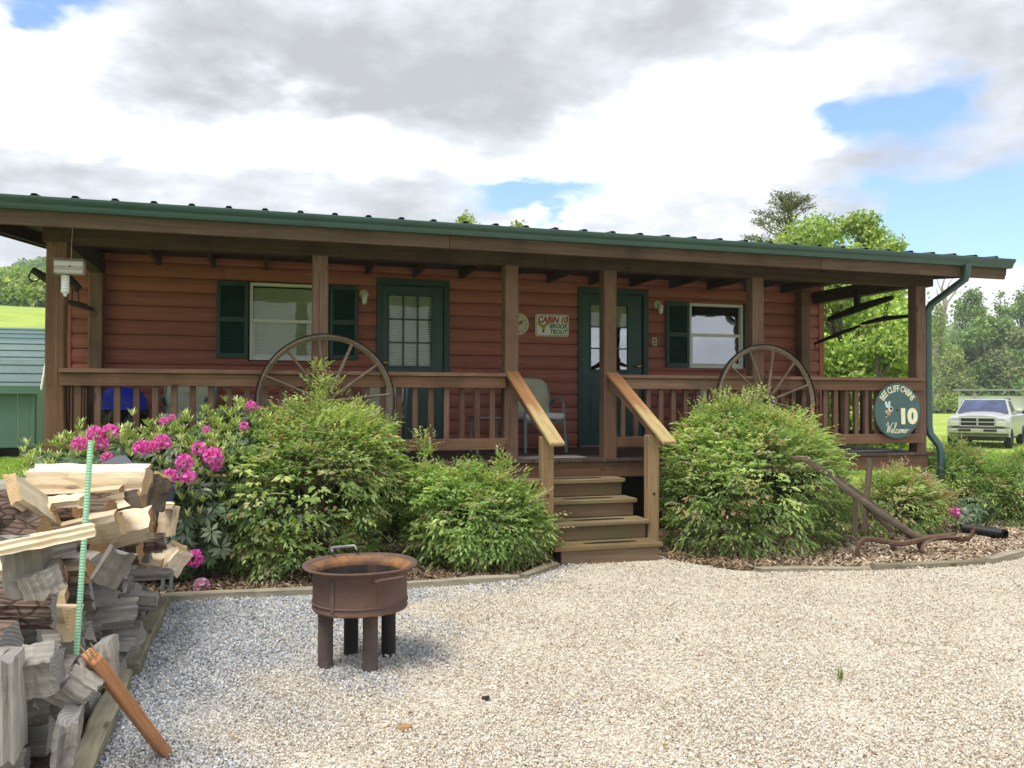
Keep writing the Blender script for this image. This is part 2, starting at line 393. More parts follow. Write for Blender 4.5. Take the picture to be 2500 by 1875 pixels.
# ------------------------------------------------------------------ ground
ZD = .878                                                       # deck height
def sstep(a, b, x):
    t_ = np.clip((x-a)/(b-a), 0, 1); return t_*t_*(3-2*t_)
def terrain(x, y):
    dx, dy = x-CAM.x, y-CAM.y; d = np.sqrt(dx*dx+dy*dy); az = np.arctan2(dx, dy)
    left = 1-sstep(-.02, .45, az); left = np.where(az < -2.2, 0, left)
    z = left*(sstep(22, 105, d)*11.2) - .15*sstep(14, 30, d)*(1-left)
    z = z + (sstep(2, 60, d))*(.12*np.sin(x*.11+1)+.1*np.sin(y*.13))
    near = sstep(12, 20, d); return z*near
def build_ground():
    rs = np.concatenate([np.linspace(0, 40, 60), np.geomspace(41, 1500, 45)]); na = 220
    A = np.linspace(0, 2*PI, na, endpoint=False); RR, AA = np.meshgrid(rs[1:], A, indexing='ij')
    X = CAM.x+RR*np.sin(AA); Y = CAM.y+RR*np.cos(AA); Z = terrain(X, Y)
    V = np.concatenate([[[CAM.x, CAM.y, 0]], np.stack([X, Y, Z], -1).reshape(-1, 3)])
    nr = len(rs)-1; F = []
    for j in range(na): F.append((0, 1+(j+1) % na, 1+j))
    for i in range(nr-1):
        for j in range(na):
            a = 1+i*na+j; b = 1+i*na+(j+1) % na; F.append((a, b, b+na, a+na))
    me = bpy.data.meshes.new('ground'); me.from_pydata(V.tolist(), [], F); me.polygons.foreach_set('use_smooth', [True]*len(me.polygons))
    m, t, b = mat('lawn_ground'); tc = t.n('ShaderNodeTexCoord'); v = tc.outputs['Object']
    n = t.noise(v, .35, 6, .6); f = t.noise(v, 9, 6, .7); c = t.mix(t.mapr(n, .35, .65), (.30, .42, .08), (.45, .53, .13))
    c = t.mix(t.mapr(f, .35, .7, 0, .6), c, (.20, .31, .055)); c = t.mix(t.mapr(t.noise(v, 1.2, 5, .6), .6, .75, 0, .6), c, (.32, .30, .10))
    setp(t, b, c, .9, normal=t.bump(f, .8, .03), spec=.1)
    return tag(link('ground', me, m=m), kind='structure')
build_ground()
def sheet(name, pts, z, m, sub=None):
    me = bpy.data.meshes.new(name); me.from_pydata([(x, y, z) for x, y in pts], [], [list(range(len(pts)))]); me.materials.append(m)
    o = link(name, me); tag(o, kind='structure'); return o
# gravel yard: outline follows the border timbers
BED_EDGE = [(-3.14, -1.74), (-2.1, -1.83), (-.38, -1.80), (.02, -1.42), (.12, -1.36)]
BED_EDGE_R = [(1.25, -1.36), (1.55, -1.95), (1.83, -2.08), (3.34, -2.38), (4.61, -2.22), (7.2, -1.2), (8.4, .3)]
yard = [(-6.5, -9.5), (14, -9.5), (24, 2.5), (25, 7.5), (12.8, 5.8), (9.8, 4.0), (8.3, 1.6), (8.4, .3)] + BED_EDGE_R[::-1][1:] + [(1.25, -.4), (.12, -.4)] + BED_EDGE[::-1][1:] + [(-3.2, -3.3), (-3.2, -5.4), (-6.5, -5.6)]
def M_GRAVEL():
    m, t, b = mat('gravel_bed'); tc = t.n('ShaderNodeTexCoord'); v = tc.outputs['Object']
    vo = t.n('ShaderNodeTexVoronoi'); t.put(vo.inputs['Vector'], v); vo.inputs['Scale'].default_value = 55
    sc = t.n('ShaderNodeSeparateColor'); t.put(sc.inputs[0], vo.outputs['Color'])
    tan = t.ramp(sc.outputs[0], [(0, (.42, .35, .26)), (.3, (.60, .52, .40)), (.65, (.72, .65, .53)), (1, (.80, .76, .68))])
    blu = t.ramp(sc.outputs[0], [(0, (.24, .25, .27)), (.4, (.38, .40, .43)), (.8, (.54, .55, .58)), (1, (.66, .66, .64))])
    zn = t.math('ADD', t.math('MULTIPLY', t.math('ADD', t.n('ShaderNodeSeparateXYZ').outputs[0], 0), 0), 0)
    sp = t.n('ShaderNodeSeparateXYZ'); t.put(sp.inputs[0], v)
    z = t.mapr(t.math('ADD', t.math('ADD', sp.outputs[0], t.math('MULTIPLY', t.noise(v, 1.1, 4), 1.6)), t.math('MULTIPLY', t.math('ADD', sp.outputs[1], 3.2), -.28)), -2.3, -.6, 0, 1, True)
    c = t.mix(z, blu, tan); c = t.mix(t.mapr(vo.outputs[0], .35, .8, 0, .6), c, (.25, .21, .16))
    setp(t, b, c, .9, normal=t.bump(t.math('SUBTRACT', 1, vo.outputs[0]), .9, .015), spec=.2); return m
M_GRAVEL = M_GRAVEL(); sheet('gravel_yard', yard, .004, M_GRAVEL)
def M_MULCHB():
    m, t, b = mat('bark_mulch_bed'); tc = t.n('ShaderNodeTexCoord'); v = tc.outputs['Object']
    n = t.noise(t.vm('MULTIPLY', v, (1, 1.6, 1)), 40, 5, .7); g = t.noise(v, 2, 4)
    c = t.ramp(n, [(.3, (.035, .022, .014)), (.5, (.12, .075, .045)), (.68, (.28, .19, .12))]); c = t.mix(t.mapr(g, .4, .7, 0, .5), c, (.16, .11, .07))
    setp(t, b, c, .95, normal=t.bump(n, 1, .02), spec=.1); return m
M_MULCHB = M_MULCHB()
bedL = [(-3.2, -1.70)] + BED_EDGE + [(.12, 8.6), (-6.2, 8.6), (-6.2, -1.0), (-3.9, -1.0)]
sheet('mulch_bed', [(-5.2, -1.72)] + BED_EDGE + [(.12, 2.0), (-5.2, 2.0)], .008, M_MULCHB)
sheet('mulch_bed_right', [(1.25, 2.0), (1.25, -1.36)] + BED_EDGE_R[1:] + [(8.6, 2.0)], .008, M_MULCHB)
sheet('woodpile_base', [(-6.5, -5.6), (-3.2, -5.4), (-3.2, -1.74), (-6.5, -1.74)], .006, M_MULCHB)

# scattered pieces through geometry nodes (instances), one object each
def inpoly(px, py, poly):
    c = np.zeros(len(px), bool); n = len(poly)
    for i in range(n):
        x1, y1 = poly[i]; x2, y2 = poly[(i+1) % n]
        k = ((y1 > py) != (y2 > py)) & (px < (x2-x1)*(py-y1)/(y2-y1+1e-12)+x1); c ^= k
    return c
def scatter(name, P, S, zone, m, shape='stone', tilt=6.3):
    n = len(P); me = bpy.data.meshes.new(name); me.vertices.add(n); me.vertices.foreach_set('co', P.reshape(-1).astype('f'))
    a = me.attributes.new('sz', 'FLOAT_VECTOR', 'POINT'); a.data.foreach_set('vector', S.reshape(-1).astype('f'))
    a = me.attributes.new('rt', 'FLOAT_VECTOR', 'POINT'); r = RNG.uniform(0, 1, (n, 3))*np.array([tilt, tilt, 6.3]); a.data.foreach_set('vector', r.reshape(-1).astype('f'))
    a = me.attributes.new('zone', 'FLOAT', 'POINT'); a.data.foreach_set('value', zone.astype('f'))
    o = link(name, me); ng = bpy.data.node_groups.new(name, 'GeometryNodeTree')
    ng.interface.new_socket('Geometry', in_out='INPUT', socket_type='NodeSocketGeometry'); ng.interface.new_socket('Geometry', in_out='OUTPUT', socket_type='NodeSocketGeometry')
    N = ng.nodes; L = ng.links; gi = N.new('NodeGroupInput'); go = N.new('NodeGroupOutput')
    iop = N.new('GeometryNodeInstanceOnPoints')
    if shape == 'stone':
        s = N.new('GeometryNodeMeshIcoSphere'); s.inputs['Radius'].default_value = 1; s.inputs['Subdivisions'].default_value = 1
        sp = N.new('GeometryNodeSetPosition'); nz = N.new('ShaderNodeTexNoise'); nz.inputs['Scale'].default_value = 1.1
        sub = N.new('ShaderNodeVectorMath'); sub.operation = 'SUBTRACT'; sub.inputs[1].default_value = (.5, .5, .5)
        mu = N.new('ShaderNodeVectorMath'); mu.operation = 'SCALE'; mu.inputs['Scale'].default_value = 1.6
        L.new(nz.outputs['Color'], sub.inputs[0]); L.new(sub.outputs[0], mu.inputs[0]); L.new(mu.outputs[0], sp.inputs['Offset']); L.new(s.outputs[0], sp.inputs[0]); src = sp.outputs[0]
    else:
        s = N.new('GeometryNodeMeshCube'); s.inputs['Size'].default_value = (2, 2, 2); src = s.outputs[0]
    sm = N.new('GeometryNodeSetMaterial'); sm.inputs['Material'].default_value = m; L.new(src, sm.inputs[0])
    def na(nm, ty):
        x = N.new('GeometryNodeInputNamedAttribute'); x.data_type = ty; x.inputs[0].default_value = nm
        return x.outputs[0]
    L.new(gi.outputs[0], iop.inputs['Points']); L.new(sm.outputs[0], iop.inputs['Instance'])
    L.new(na('sz', 'FLOAT_VECTOR'), iop.inputs['Scale'])
    e2r = N.new('FunctionNodeEulerToRotation'); L.new(na('rt', 'FLOAT_VECTOR'), e2r.inputs[0]); L.new(e2r.outputs[0], iop.inputs['Rotation'])
    L.new(iop.outputs[0], go.inputs[0])
    md = o.modifiers.new('scatter', 'NODES'); md.node_group = ng; me.materials.append(m)
    tag(o, kind='stuff'); return o
def inst_mat(name, A, B, rough=.8, spec=.3):
    m, t, b = mat(name); oi = t.n('ShaderNodeObjectInfo'); z = t.n('ShaderNodeAttribute', attribute_type='INSTANCER', attribute_name='zone')
    tc = t.n('ShaderNodeTexCoord')
    c = t.mix(z.outputs['Fac'], t.ramp(oi.outputs['Random'], A), t.ramp(oi.outputs['Random'], B))
    n = t.noise(tc.outputs['Object'], 2.5, 3)
    c = t.mix(t.mapr(n, .3, .8, 0, .35), c, (.22, .18, .13))
    setp(t, b, c, rough, spec=spec); return m
M_STONE = inst_mat('gravel_stone',
    [(0, (.13, .15, .18)), (.18, (.25, .28, .33)), (.42, (.38, .42, .48)), (.7, (.53, .57, .63)), (.88, (.70, .71, .71)), (.97, (.80, .79, .76)), (1, (.46, .34, .25))],
    [(0, (.26, .21, .16)), (.10, (.48, .39, .30)), (.28, (.66, .57, .46)), (.5, (.76, .70, .60)), (.75, (.85, .82, .73)), (.90, (.88, .87, .81)), (.95, (.34, .35, .38)), (1, (.46, .28, .18))])
def fan(n, d0, d1, a0, a1, p=1.0):
    """points in the wedge in front of the camera, denser nearby"""
    u = RNG.uniform(0, 1, n); d = d0*(d1/d0)**(u**p); a = RNG.uniform(a0, a1, n)
    return CAM.x+d*np.sin(a), CAM.y+d*np.cos(a)
def zone_of(x, y):
    w = .45*np.sin(x*2.1+y*1.3)+.3*np.sin(x*4.7-y*3.1+1)+.22*np.sin(x*9.1+y*7)
    z = sstep(-2.45, -1.2, x + w*.8 - .42*(y+3.3) - 1.0*sstep(-2.6, -2.0, y))
    return np.clip(z + RNG.normal(0, .12, len(x)), 0, 1)
gx, gy = fan(300000, 2.7, 16, YAW-.62, YAW+.66, 1.0)
k = inpoly(gx, gy, yard) & (RNG.random(len(gx)) < .72+.28*np.sin(gx*1.9+np.sin(gy*2.3)*1.5)*np.sin(gy*1.4+1)+.25); gx, gy = gx[k], gy[k]; dd = np.hypot(gx-CAM.x, gy-CAM.y)
zn = zone_of(gx, gy); s0 = RNG.uniform(.0032, .0072, len(gx))*(1+.06*np.clip(dd-4, 0, 12))*np.where(zn < .5, 1.18, .95)*np.where(RNG.random(len(gx)) < .03, 1.5, 1)
SZ = np.stack([s0*RNG.uniform(.8, 1.5, len(gx)), s0*RNG.uniform(.6, 1.1, len(gx)), s0*RNG.uniform(.4, .8, len(gx))], 1)
scatter('gravel', np.stack([gx, gy, .006+s0*.25+.006*np.sin(gx*5)*np.sin(gy*4)+RNG.uniform(0, .007, len(gx))], 1), SZ, zn, M_STONE)
M_CHIP = inst_mat('mulch_chip', [(0, (.03, .02, .014)), (.3, (.10, .06, .035)), (.65, (.22, .14, .085)), (.9, (.38, .27, .17)), (1, (.5, .42, .3))],
    [(0, (.12, .075, .05)), (.25, (.34, .23, .15)), (.55, (.54, .41, .29)), (.82, (.68, .57, .44)), (1, (.78, .72, .62))], .9, .1)
bx = RNG.uniform(-5.2, 8.6, 60000); by = RNG.uniform(-2.45, 1.6, 60000)
k = (inpoly(bx, by, [(-5.2, -1.72)] + BED_EDGE + [(.12, 1.6), (-5.2, 1.6)]) | inpoly(bx, by, [(1.25, 1.6), (1.25, -1.36)] + BED_EDGE_R[1:] + [(8.6, 1.6)])) & ((by < 0.1) | (bx > 5.4))
bx, by = bx[k], by[k]; n = len(bx); s0 = RNG.uniform(.7, 1.3, n)
scatter('mulch', np.stack([bx, by, .014+RNG.uniform(0, .012, n)], 1), np.stack([.018*s0*RNG.uniform(.5, 1.4, n), .007*s0, .003*s0], 1), np.clip(sstep(1.5, 3.2, bx)+RNG.normal(0, .25, n), 0, 1), M_CHIP, 'chip', .9)

# grass tufts where the lawn comes close
def blades(P, h, m, name, cols):
    n = len(P); a = RNG.uniform(0, 6.28, n); ln = RNG.uniform(-.5, .5, (n, 2)); D_ = np.stack([ln[:, 0], ln[:, 1], np.ones(n)], 1); N_ = np.stack([np.cos(a), np.sin(a), np.zeros(n)], 1)
    hh = h*RNG.uniform(.5, 1.3, n); V = leafquads(P, D_, N_, hh, .006+.05*hh*0+.012*np.ones(n)*h/.06, .1, 0, .35)
    c = cols[RNG.integers(0, len(cols), n)]*RNG.uniform(.75, 1.25, (n, 1)); return quads_mesh(name, V, m, c)
GC = np.array([(.20, .34, .05), (.28, .42, .07), (.36, .47, .09), (.40, .44, .12), (.16, .28, .04)])
qs = []
for (n, x0, x1, y0, y1) in [(26000, -9.5, -4.9, 1.5, 14.5), (26000, 8.6, 19, 2.2, 13), (16000, 12, 30, 10, 26)]:
    qs.append(np.stack([RNG.uniform(x0, x1, n), RNG.uniform(y0, y1, n), np.zeros(n)], 1))
GP = np.concatenate(qs); k = ~inpoly(GP[:, 0], GP[:, 1], yard); GP = GP[k]; GP[:, 2] = terrain(GP[:, 0], GP[:, 1])
tag(link('lawn_grass', blades(GP, .07, M_GRASS, 'lawn_grass', GC)), kind='stuff')

# border timbers
def timber(a, b, label, w=.075, h=.07, z=.022):
    a, b = Vector((*a, z)), Vector((*b, z)); L = (b-a).length; n_ = max(3, int(L/.12)); c_ = .25; pr = [(-1, -1+c_), (-1+c_, -1), (1-c_, -1), (1, -1+c_), (1, 1-c_), (1-c_, 1), (-1+c_, 1), (-1, 1-c_)]
    mb = MB(); mb.extx([(p*w/2, q*h/2) for p, q in pr], -L/2, L/2, n_)
    for v in mb.bm.verts: k = 1+.10*math.sin(v.co.x*7+w*90)+random.uniform(-.10, .10); v.co.y *= k; v.co.z = v.co.z*k+.006*math.sin(v.co.x*4+L*9)
    o = mb.build('landscape_timber', wood('timber')('x'), None, (a+b)/2); o.rotation_mode = 'QUATERNION'; o.rotation_quaternion = (b-a).to_track_quat('X', 'Z')
    tag(o, label, 'timber', 'weathered timbers edging the planting beds'); return o
timber((-3.2, -1.76), (-1.45, -1.86), 'mossy timber edging the left bed, from the woodpile to behind the fire pit')
timber((-1.42, -1.85), (-.40, -1.80), 'straight grey timber edging the bed in front of the small middle bush')
timber((-.36, -1.78), (.06, -1.42), 'short angled timber running up to the foot of the porch steps')
timber((1.72, -2.06), (2.75, -2.27), 'pale timber half sunk in gravel in front of the big right bush', .09, .06, .01)
timber((2.78, -2.29), (3.95, -2.36), 'thin dark timber edging the bed below the old plough', .07, .07, .02)
timber((4.0, -2.36), (6.4, -1.62), 'timber bending away to the right edge past the plough', .08, .08, .03)
timber((-3.17, -1.95), (-3.17, -3.55), 'far timber along the right foot of the woodpile, pale and mossy', .10, .09, .035)
timber((-3.19, -3.6), (-3.16, -5.2), 'near timber along the right foot of the woodpile, under the orange plank', .10, .085, .032)
# ------------------------------------------------------------------ cabin
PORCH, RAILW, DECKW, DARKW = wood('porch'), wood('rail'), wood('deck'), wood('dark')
PX = [-4.399, -2.010, 0.0, 1.148, 3.034, 5.390]; PW = .153       # left edges of the front posts
WY, WL, WR = 2.137, -4.69, 5.62
SL = .10; EY, EZ = -.47, 3.258                                  # roof plane: z = EZ + SL*(y-EY)
def rz(y): return EZ + SL*(y-EY)
cabin = thing('log_cabin', 'long red-brown log-sided cabin with a full-width timber porch and green metal roof', 'cabin', (0, 0, 0))

# log siding rows, cut round the openings
LG = .1723; Z0 = 1.935 - 6*LG
OPEN = [(-2.66, -1.68, 1.985, 2.965), (-1.10, -.146, .80, 3.075), (1.647, 2.704, .80, 3.075), (3.33, 4.235, 1.965, 2.925)]
def log_me(L, h=LG, a=0, b=1):
    n = 7
    pr = [(.004 - .030*math.sin(PI*(i+.35)/(n+.7))**.55, .004+(h-.008)*i/n) for i in range(n+1) if a <= i/n <= b]; pr = [(.05, pr[0][1]-.003)] + pr + [(.05, pr[-1][1]+.003)]
    mb = MB().extx(pr, -L/2, L/2, max(1, int(L/.6)))
    for v in mb.bm.verts: v.co.y += random.uniform(-.0015, .0015) if v.co.y < .03 else 0
    return mb.me('siding_log', True, M_LOG)
for r in range(-1, 14):
    z = Z0 + r*LG; zc = z+LG/2
    segs = [(WL+.09, WR-.09)]
    for (a, b, c, d) in OPEN:
        if c - .02 < zc < d + .02:
            segs = [q for (s, e) in segs for q in ([(s, min(e, a)), (max(s, b), e)] if s < a and e > b else [(s, e)]) if q[1]-q[0] > .05]
    out = []
    for (s, e) in segs:
        if e-s > 2.6 and random.random() < .75: j = s+(e-s)*random.uniform(.35, .65); out += [(s, j-.003), (j+.003, e)]
        else: out.append((s, e))
    for (s, e) in out: link('siding_log', log_me(e-s), cabin, ((s+e)/2, WY-.012, z))
    for (a, b, c, d) in OPEN:
        if c-.02 < zc < d+.02 and z < c: link('siding_log', log_me(b-a, LG, 0, (c+.02-z)/LG), cabin, ((a+b)/2, WY-.012, z))
        if c-.02 < zc < d+.02 and z+LG > d: link('siding_log', log_me(b-a, LG, (d-.02-z)/LG, 1), cabin, ((a+b)/2, WY-.012, z))
for s in (WL, WR-.09): board('corner_trim', cabin, wood('trimred'), s, s+.09, WY-.045, WY+.06, .70, 3.42, axis='z')
MB().box(WL+.02, WR-.02, WY+.04, WY+.07, .0, .86).box(WL+.02, WL+.06, WY+.07, 8.4, 0, 3.42).box(WR-.06, WR-.02, WY+.07, 8.4, 0, 3.42).box(WL+.06, WR-.06, 8.36, 8.4, 0, 3.42).build('foundation_wall', M_INSIDE, cabin)  # skirt below the deck coloured dark for the shade under the porch
# dark room boxes behind the openings
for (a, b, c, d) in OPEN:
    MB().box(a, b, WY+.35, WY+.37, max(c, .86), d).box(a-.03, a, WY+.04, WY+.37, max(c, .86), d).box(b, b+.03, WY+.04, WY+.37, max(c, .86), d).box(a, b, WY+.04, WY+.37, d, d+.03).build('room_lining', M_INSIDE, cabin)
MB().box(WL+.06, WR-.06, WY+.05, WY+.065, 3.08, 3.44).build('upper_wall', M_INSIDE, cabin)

def window(x0, x1, z0, z1, glass, blind_frac, lab=None):
    y = WY-.055
    fr = MB().box(x0, x0+.038, y, WY+.02, z0, z1, .004).box(x1-.038, x1, y, WY+.02, z0, z1, .004).box(x0+.038, x1-.038, y, WY+.02, z1-.038, z1, .004).box(x0+.038, x1-.038, y-.012, WY+.02, z0, z0+.045, .004).build('window', M_WHITE, cabin)
    zm = (z0+z1)/2+.01
    s = MB().box(x0+.040, x1-.040, y+.012, y+.035, zm-.022, zm+.022, .003).box(x0+.040, x0+.062, y+.012, y+.035, z0+.047, zm-.023, .003).box(x1-.062, x1-.040, y+.012, y+.035, z0+.047, zm-.023, .003).box(x0+.062, x1-.062, y+.012, y+.035, z0+.047, z0+.068, .003)
    s.build('sash', M_WHITE, fr)
    MB().box(x0+.062, x1-.062, y+.022, y+.026, z0+.068, zm-.022).build('pane', glass, fr)
    MB().box(x0+.040, x1-.040, y+.040, y+.044, zm+.0, z1-.040).build('pane', glass, fr)
    mb = MB(); z = z1-.05; zb = z1-(z1-z0)*blind_frac
    while z > zb+.02:
        mb.box(x0+.045, x1-.045, WY+.05, WY+.068, z-.0205, z-.002); z -= .0222
    mb.build('blind', M_BLIND, fr)
    return fr
w1 = window(-2.64, -1.70, 2.0, 2.95, M_GLASS, 1.0); w2 = window(3.345, 4.22, 1.98, 2.91, M_GLASSR, .97)
def shutter(x0, x1, z0, z1):
    y0 = WY-.085; f = .045
    s = MB().box(x0, x0+f, y0, y0+.03, z0, z1, .003).box(x1-f, x1, y0, y0+.03, z0, z1, .003)
    for a, b in ((z0, z0+.06), ((z0+z1)/2-.03, (z0+z1)/2+.03), (z1-.06, z1)): s.box(x0+f, x1-f, y0+.001, y0+.029, a, b, .003)
    o = s.build('shutter', M_GREEN, cabin)
    mb = MB()
    for (a, b) in ((z0+.06, (z0+z1)/2-.03), ((z0+z1)/2+.03, z1-.06)):
        n = int((b-a)/.026)
        for i in range(n):
            zz = a+(b-a)*(i+.5)/n; mb.box(x0+f, x1-f, -.003, .003, -.017, .017, 0, Matrix.Translation((0, y0+.016, zz)) @ Matrix.Rotation(R(-38), 4, 'X'))
    tag(mb.build('louvre', M_GREEN, o), kind='stuff')
for a in ((-3.02, -2.655, 2.02, 2.955), (-1.685, -1.335, 2.02, 2.955), (2.97, 3.335, 1.99, 2.915), (4.23, 4.47, 1.99, 2.915)): shutter(*a)

def door(x0, x1, glass, gx0, gx1, gz0, gz1, knobx, blindz, lower_glass):
    zt = 3.065; zb = ZD+.015; tw = .075
    # casing
    for a, b in ((x0, x0+tw), (x1-tw, x1)): board('door_casing', cabin, M_GREEN, a, b, WY-.06, WY+.03, ZD, zt-tw, axis='z')
    board('door_casing', cabin, M_GREEN, x0, x1, WY-.062, WY+.03, zt-tw, zt+.01, axis='x')
    a, b = x0+tw+.005, x1-tw-.005; y = WY-.02
    mb = MB().box(a, gx0, y, y+.04, zb, zt-tw-.004, .002).box(gx1, b, y, y+.04, zb, zt-tw-.004, .002).box(gx0, gx1, y, y+.04, zb, gz0, .002).box(gx0, gx1, y, y+.04, gz1, zt-tw-.004, .002)
    for pa, pb in ((a+.09, (a+b)/2-.035), ((a+b)/2+.035, b-.09)):       # raised lower panels
        mb.box(pa, pb, y-.006, y+.001, zb+.22, gz0-.16, .005)
        mb.box(pa+.03, pb-.03, y-.013, y-.005, zb+.25, gz0-.19, .006)
    f = .022
    mb.box(gx0-f, gx0, y-.012, y+.001, gz0-f, gz1+f, .003).box(gx1, gx1+f, y-.012, y+.001, gz0-f, gz1+f, .003).box(gx0, gx1, y-.012, y+.001, gz1, gz1+f, .003).box(gx0, gx1, y-.012, y+.001, gz0-f, gz0, .003)
    dr = mb.build('door', M_DOOR, cabin)
    for i in (1, 2):
        xx = gx0+(gx1-gx0)*i/3; MB().box(xx-.009, xx+.009, y-.009, y+.03, gz0, gz1, .002).build('muntin', M_DOOR, dr)
        zz = gz0+(gz1-gz0)*i/3; MB().box(gx0, gx1, y-.007, y+.028, zz-.009, zz+.009, .002).build('muntin', M_DOOR, dr)
    for i in range(3):
        for j in range(3):
            g = lower_glass if j < 2 else glass
            MB().box(gx0+(gx1-gx0)*i/3+.009, gx0+(gx1-gx0)*(i+1)/3-.009, y+.012, y+.015, gz0+(gz1-gz0)*j/3+.009, gz0+(gz1-gz0)*(j+1)/3-.009).build('pane', g, dr)
    mb = MB(); z = gz1
    while z > blindz: mb.box(gx0, gx1, y+.05, y+.064, z-.020, z-.002); z -= .0222
    mb.build('blind', M_BLIND if blindz > 2.3 else M_SHADE, dr)
    MB().lathe([(0, 0), (.017, .0), (.017, .02), (.01, .03), (.012, .045), (.028, .055), (.03, .075), (.015, .088), (0, .09)], 14).build('door_knob', M_BRASS, dr, (knobx, y-.001, 1.99), (R(90), 0, 0), True)
    MB().box(x0+.03, x1-.03, WY-.10, WY+.01, ZD-.002, ZD+.022, .003).build('threshold', M_STEEL, cabin)
door(-1.10, -.146, M_GLASS, -.935, -.375, 1.955, 2.86, -.985, 1.95, M_GLASS)
door(1.647, 2.704, M_GLASS, 1.85, 2.40, 1.935, 2.83, 2.545, 2.55, M_GLASSR)

# deck and rim
x = -4.42; i = 0
while x < 5.56:
    o = board('deck_board', cabin, DECKW, x, x+.138, -.035-random.uniform(0, .006), WY-.06, ZD-.036, ZD-random.uniform(0, .0025), .003, 'y'); x += .1435
for a, b in ((-4.40, -1.2), (-1.196, 1.9), (1.904, 5.545)): board('rim_joist', cabin, RAILW, a, b, -.005, .033, ZD-.036-.175, ZD-.038, axis='x')
board('rim_joist', cabin, RAILW, 5.508, 5.546, .035, WY, ZD-.21, ZD-.038, axis='y')
board('skirt_board', cabin, wood('red'), WL, WR, WY-.047, WY-.02, ZD, ZD+.05, axis='x') if False else None
for xx in PX[1:]: board('pier_post', cabin, DARKW, xx+.01, xx+.14, .05, .18, 0, ZD-.04, axis='z')
for xx in np.arange(-4.2, 5.4, .61): board('floor_joist', cabin, DARKW, xx, xx+.04, .04, WY-.02, ZD-.19, ZD-.04, axis='y')

# posts
def post(x, z0, z1, w=PW, d=PW, y=0., wob=.0, m=PORCH):
    n = 10; mb = MB(); rings = []
    for k in range(n+1):
        z = z0+(z1-z0)*k/n; ox = random.uniform(-wob, wob); c = .010
        base = [(c, 0), (w-c, 0), (w, c), (w, d-c), (w-c, d), (c, d), (0, d-c), (0, c)]
        rings.append([mb.bm.verts.new((px-w/2+ox*(1 if px > w/2 else .3), py-d/2, z-(z0+z1)/2)) for px, py in base])
    for a, b in zip(rings, rings[1:]):
        for i in range(8): mb.bm.faces.new((a[i], a[(i+1) % 8], b[(i+1) % 8], b[i]))
    mb.bm.faces.new(rings[0][::-1]); mb.bm.faces.new(rings[-1])
    return mb.build('porch_post', m('z'), cabin, (x+w/2, y+d/2, (z0+z1)/2))
ZB = ZD + 2.091
post(PX[0], 0.0, ZB, .165, .16, 0, .012, RAILW)
for xx in PX[1:]: post(xx, ZD, ZB, wob=.002)
for xx in (-4.40, 5.11): post(xx, ZD, 3.12, PW, PW, WY-.20)
# dark checks (cracks) in two posts
for (xx, z0, z1) in ((-1.935, 1.95, 2.8), (3.105, 1.95, 2.7), (.055, 1.0, 1.5)):
    mb = MB(); zz = z0; px = xx; pts = []
    while zz < z1: pts.append((px, -.0015, zz)); px += random.uniform(-.003, .003); zz += .05
    mb.tube(pts, [.0018]*len(pts), 4); mb.build('crack', M_BLACK, cabin)

# beam, rafters, fascia, roof, gutter
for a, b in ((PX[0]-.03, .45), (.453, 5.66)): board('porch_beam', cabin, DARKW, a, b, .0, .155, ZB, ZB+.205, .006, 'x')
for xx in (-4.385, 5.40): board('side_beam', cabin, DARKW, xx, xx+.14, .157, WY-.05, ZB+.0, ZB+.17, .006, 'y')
RX0, RX1 = -5.16, 6.27
for xx in list(np.arange(-5.14, 6.2, .605))+[6.215]:
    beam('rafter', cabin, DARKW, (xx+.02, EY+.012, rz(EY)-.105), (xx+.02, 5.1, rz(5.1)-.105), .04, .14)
# sheathing boards seen from below
y = EY+.01
while y < 3.6:
    MB().box(-(RX1-RX0)/2, (RX1-RX0)/2, 0, .19, 0, .018).build('sheathing_board', wood('dark')('x'), cabin, ((RX0+RX1)/2, y, rz(y)-.032), (math.atan(SL), 0, 0)); y += .196
MB().box(-(RX1-RX0)/2, (RX1-RX0)/2, 0, 1.8, 0, .018).build('sheathing', wood('dark')('x'), cabin, ((RX0+RX1)/2, 3.65, rz(3.65)-.032), (math.atan(SL), 0, 0))
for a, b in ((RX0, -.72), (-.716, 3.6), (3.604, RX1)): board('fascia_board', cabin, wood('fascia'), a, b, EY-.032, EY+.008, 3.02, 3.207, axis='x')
for xx in (RX0-.022, RX1+.003): beam('rake_board', cabin, DARKW, (xx+.01, EY-.03, rz(EY)-.10), (xx+.01, 5.1, rz(5.1)-.10), .028, .19)
# flat porch ceiling: joists and boards
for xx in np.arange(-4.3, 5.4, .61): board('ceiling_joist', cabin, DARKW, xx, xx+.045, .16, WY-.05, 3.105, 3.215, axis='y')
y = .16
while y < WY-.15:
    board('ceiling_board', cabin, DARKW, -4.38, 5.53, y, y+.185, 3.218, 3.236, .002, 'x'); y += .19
# ribbed metal panels
pw = (RX1-RX0+.04)/12; Ls = (5.1-EY+.035)*math.sqrt(1+SL*SL)
def panel_me():
    mb = MB(); p = []; n = 3
    for i in range(n):
        c = pw*(i+.5)/n; p += [(c-.040, 0), (c-.018, .030), (c+.018, .030), (c+.040, 0)]
    prof = [(0, 0)] + p + [(pw, 0)]
    lo = [(x, z-.0015) for x, z in prof]
    pts = prof + lo[::-1]
    for k in range(2): pass
    a = [mb.bm.verts.new((x, 0, z)) for x, z in pts]; b = [mb.bm.verts.new((x, Ls, z)) for x, z in pts]; N = len(pts); h = N//2
    for i in range(N): mb.bm.faces.new((a[i], a[(i+1) % N], b[(i+1) % N], b[i]))
    for i in range(h-1): mb.bm.faces.new((a[i], a[N-1-i], a[N-2-i], a[i+1]))
    return mb.me('roof_panel', False, M_ROOF)
pm = panel_me()
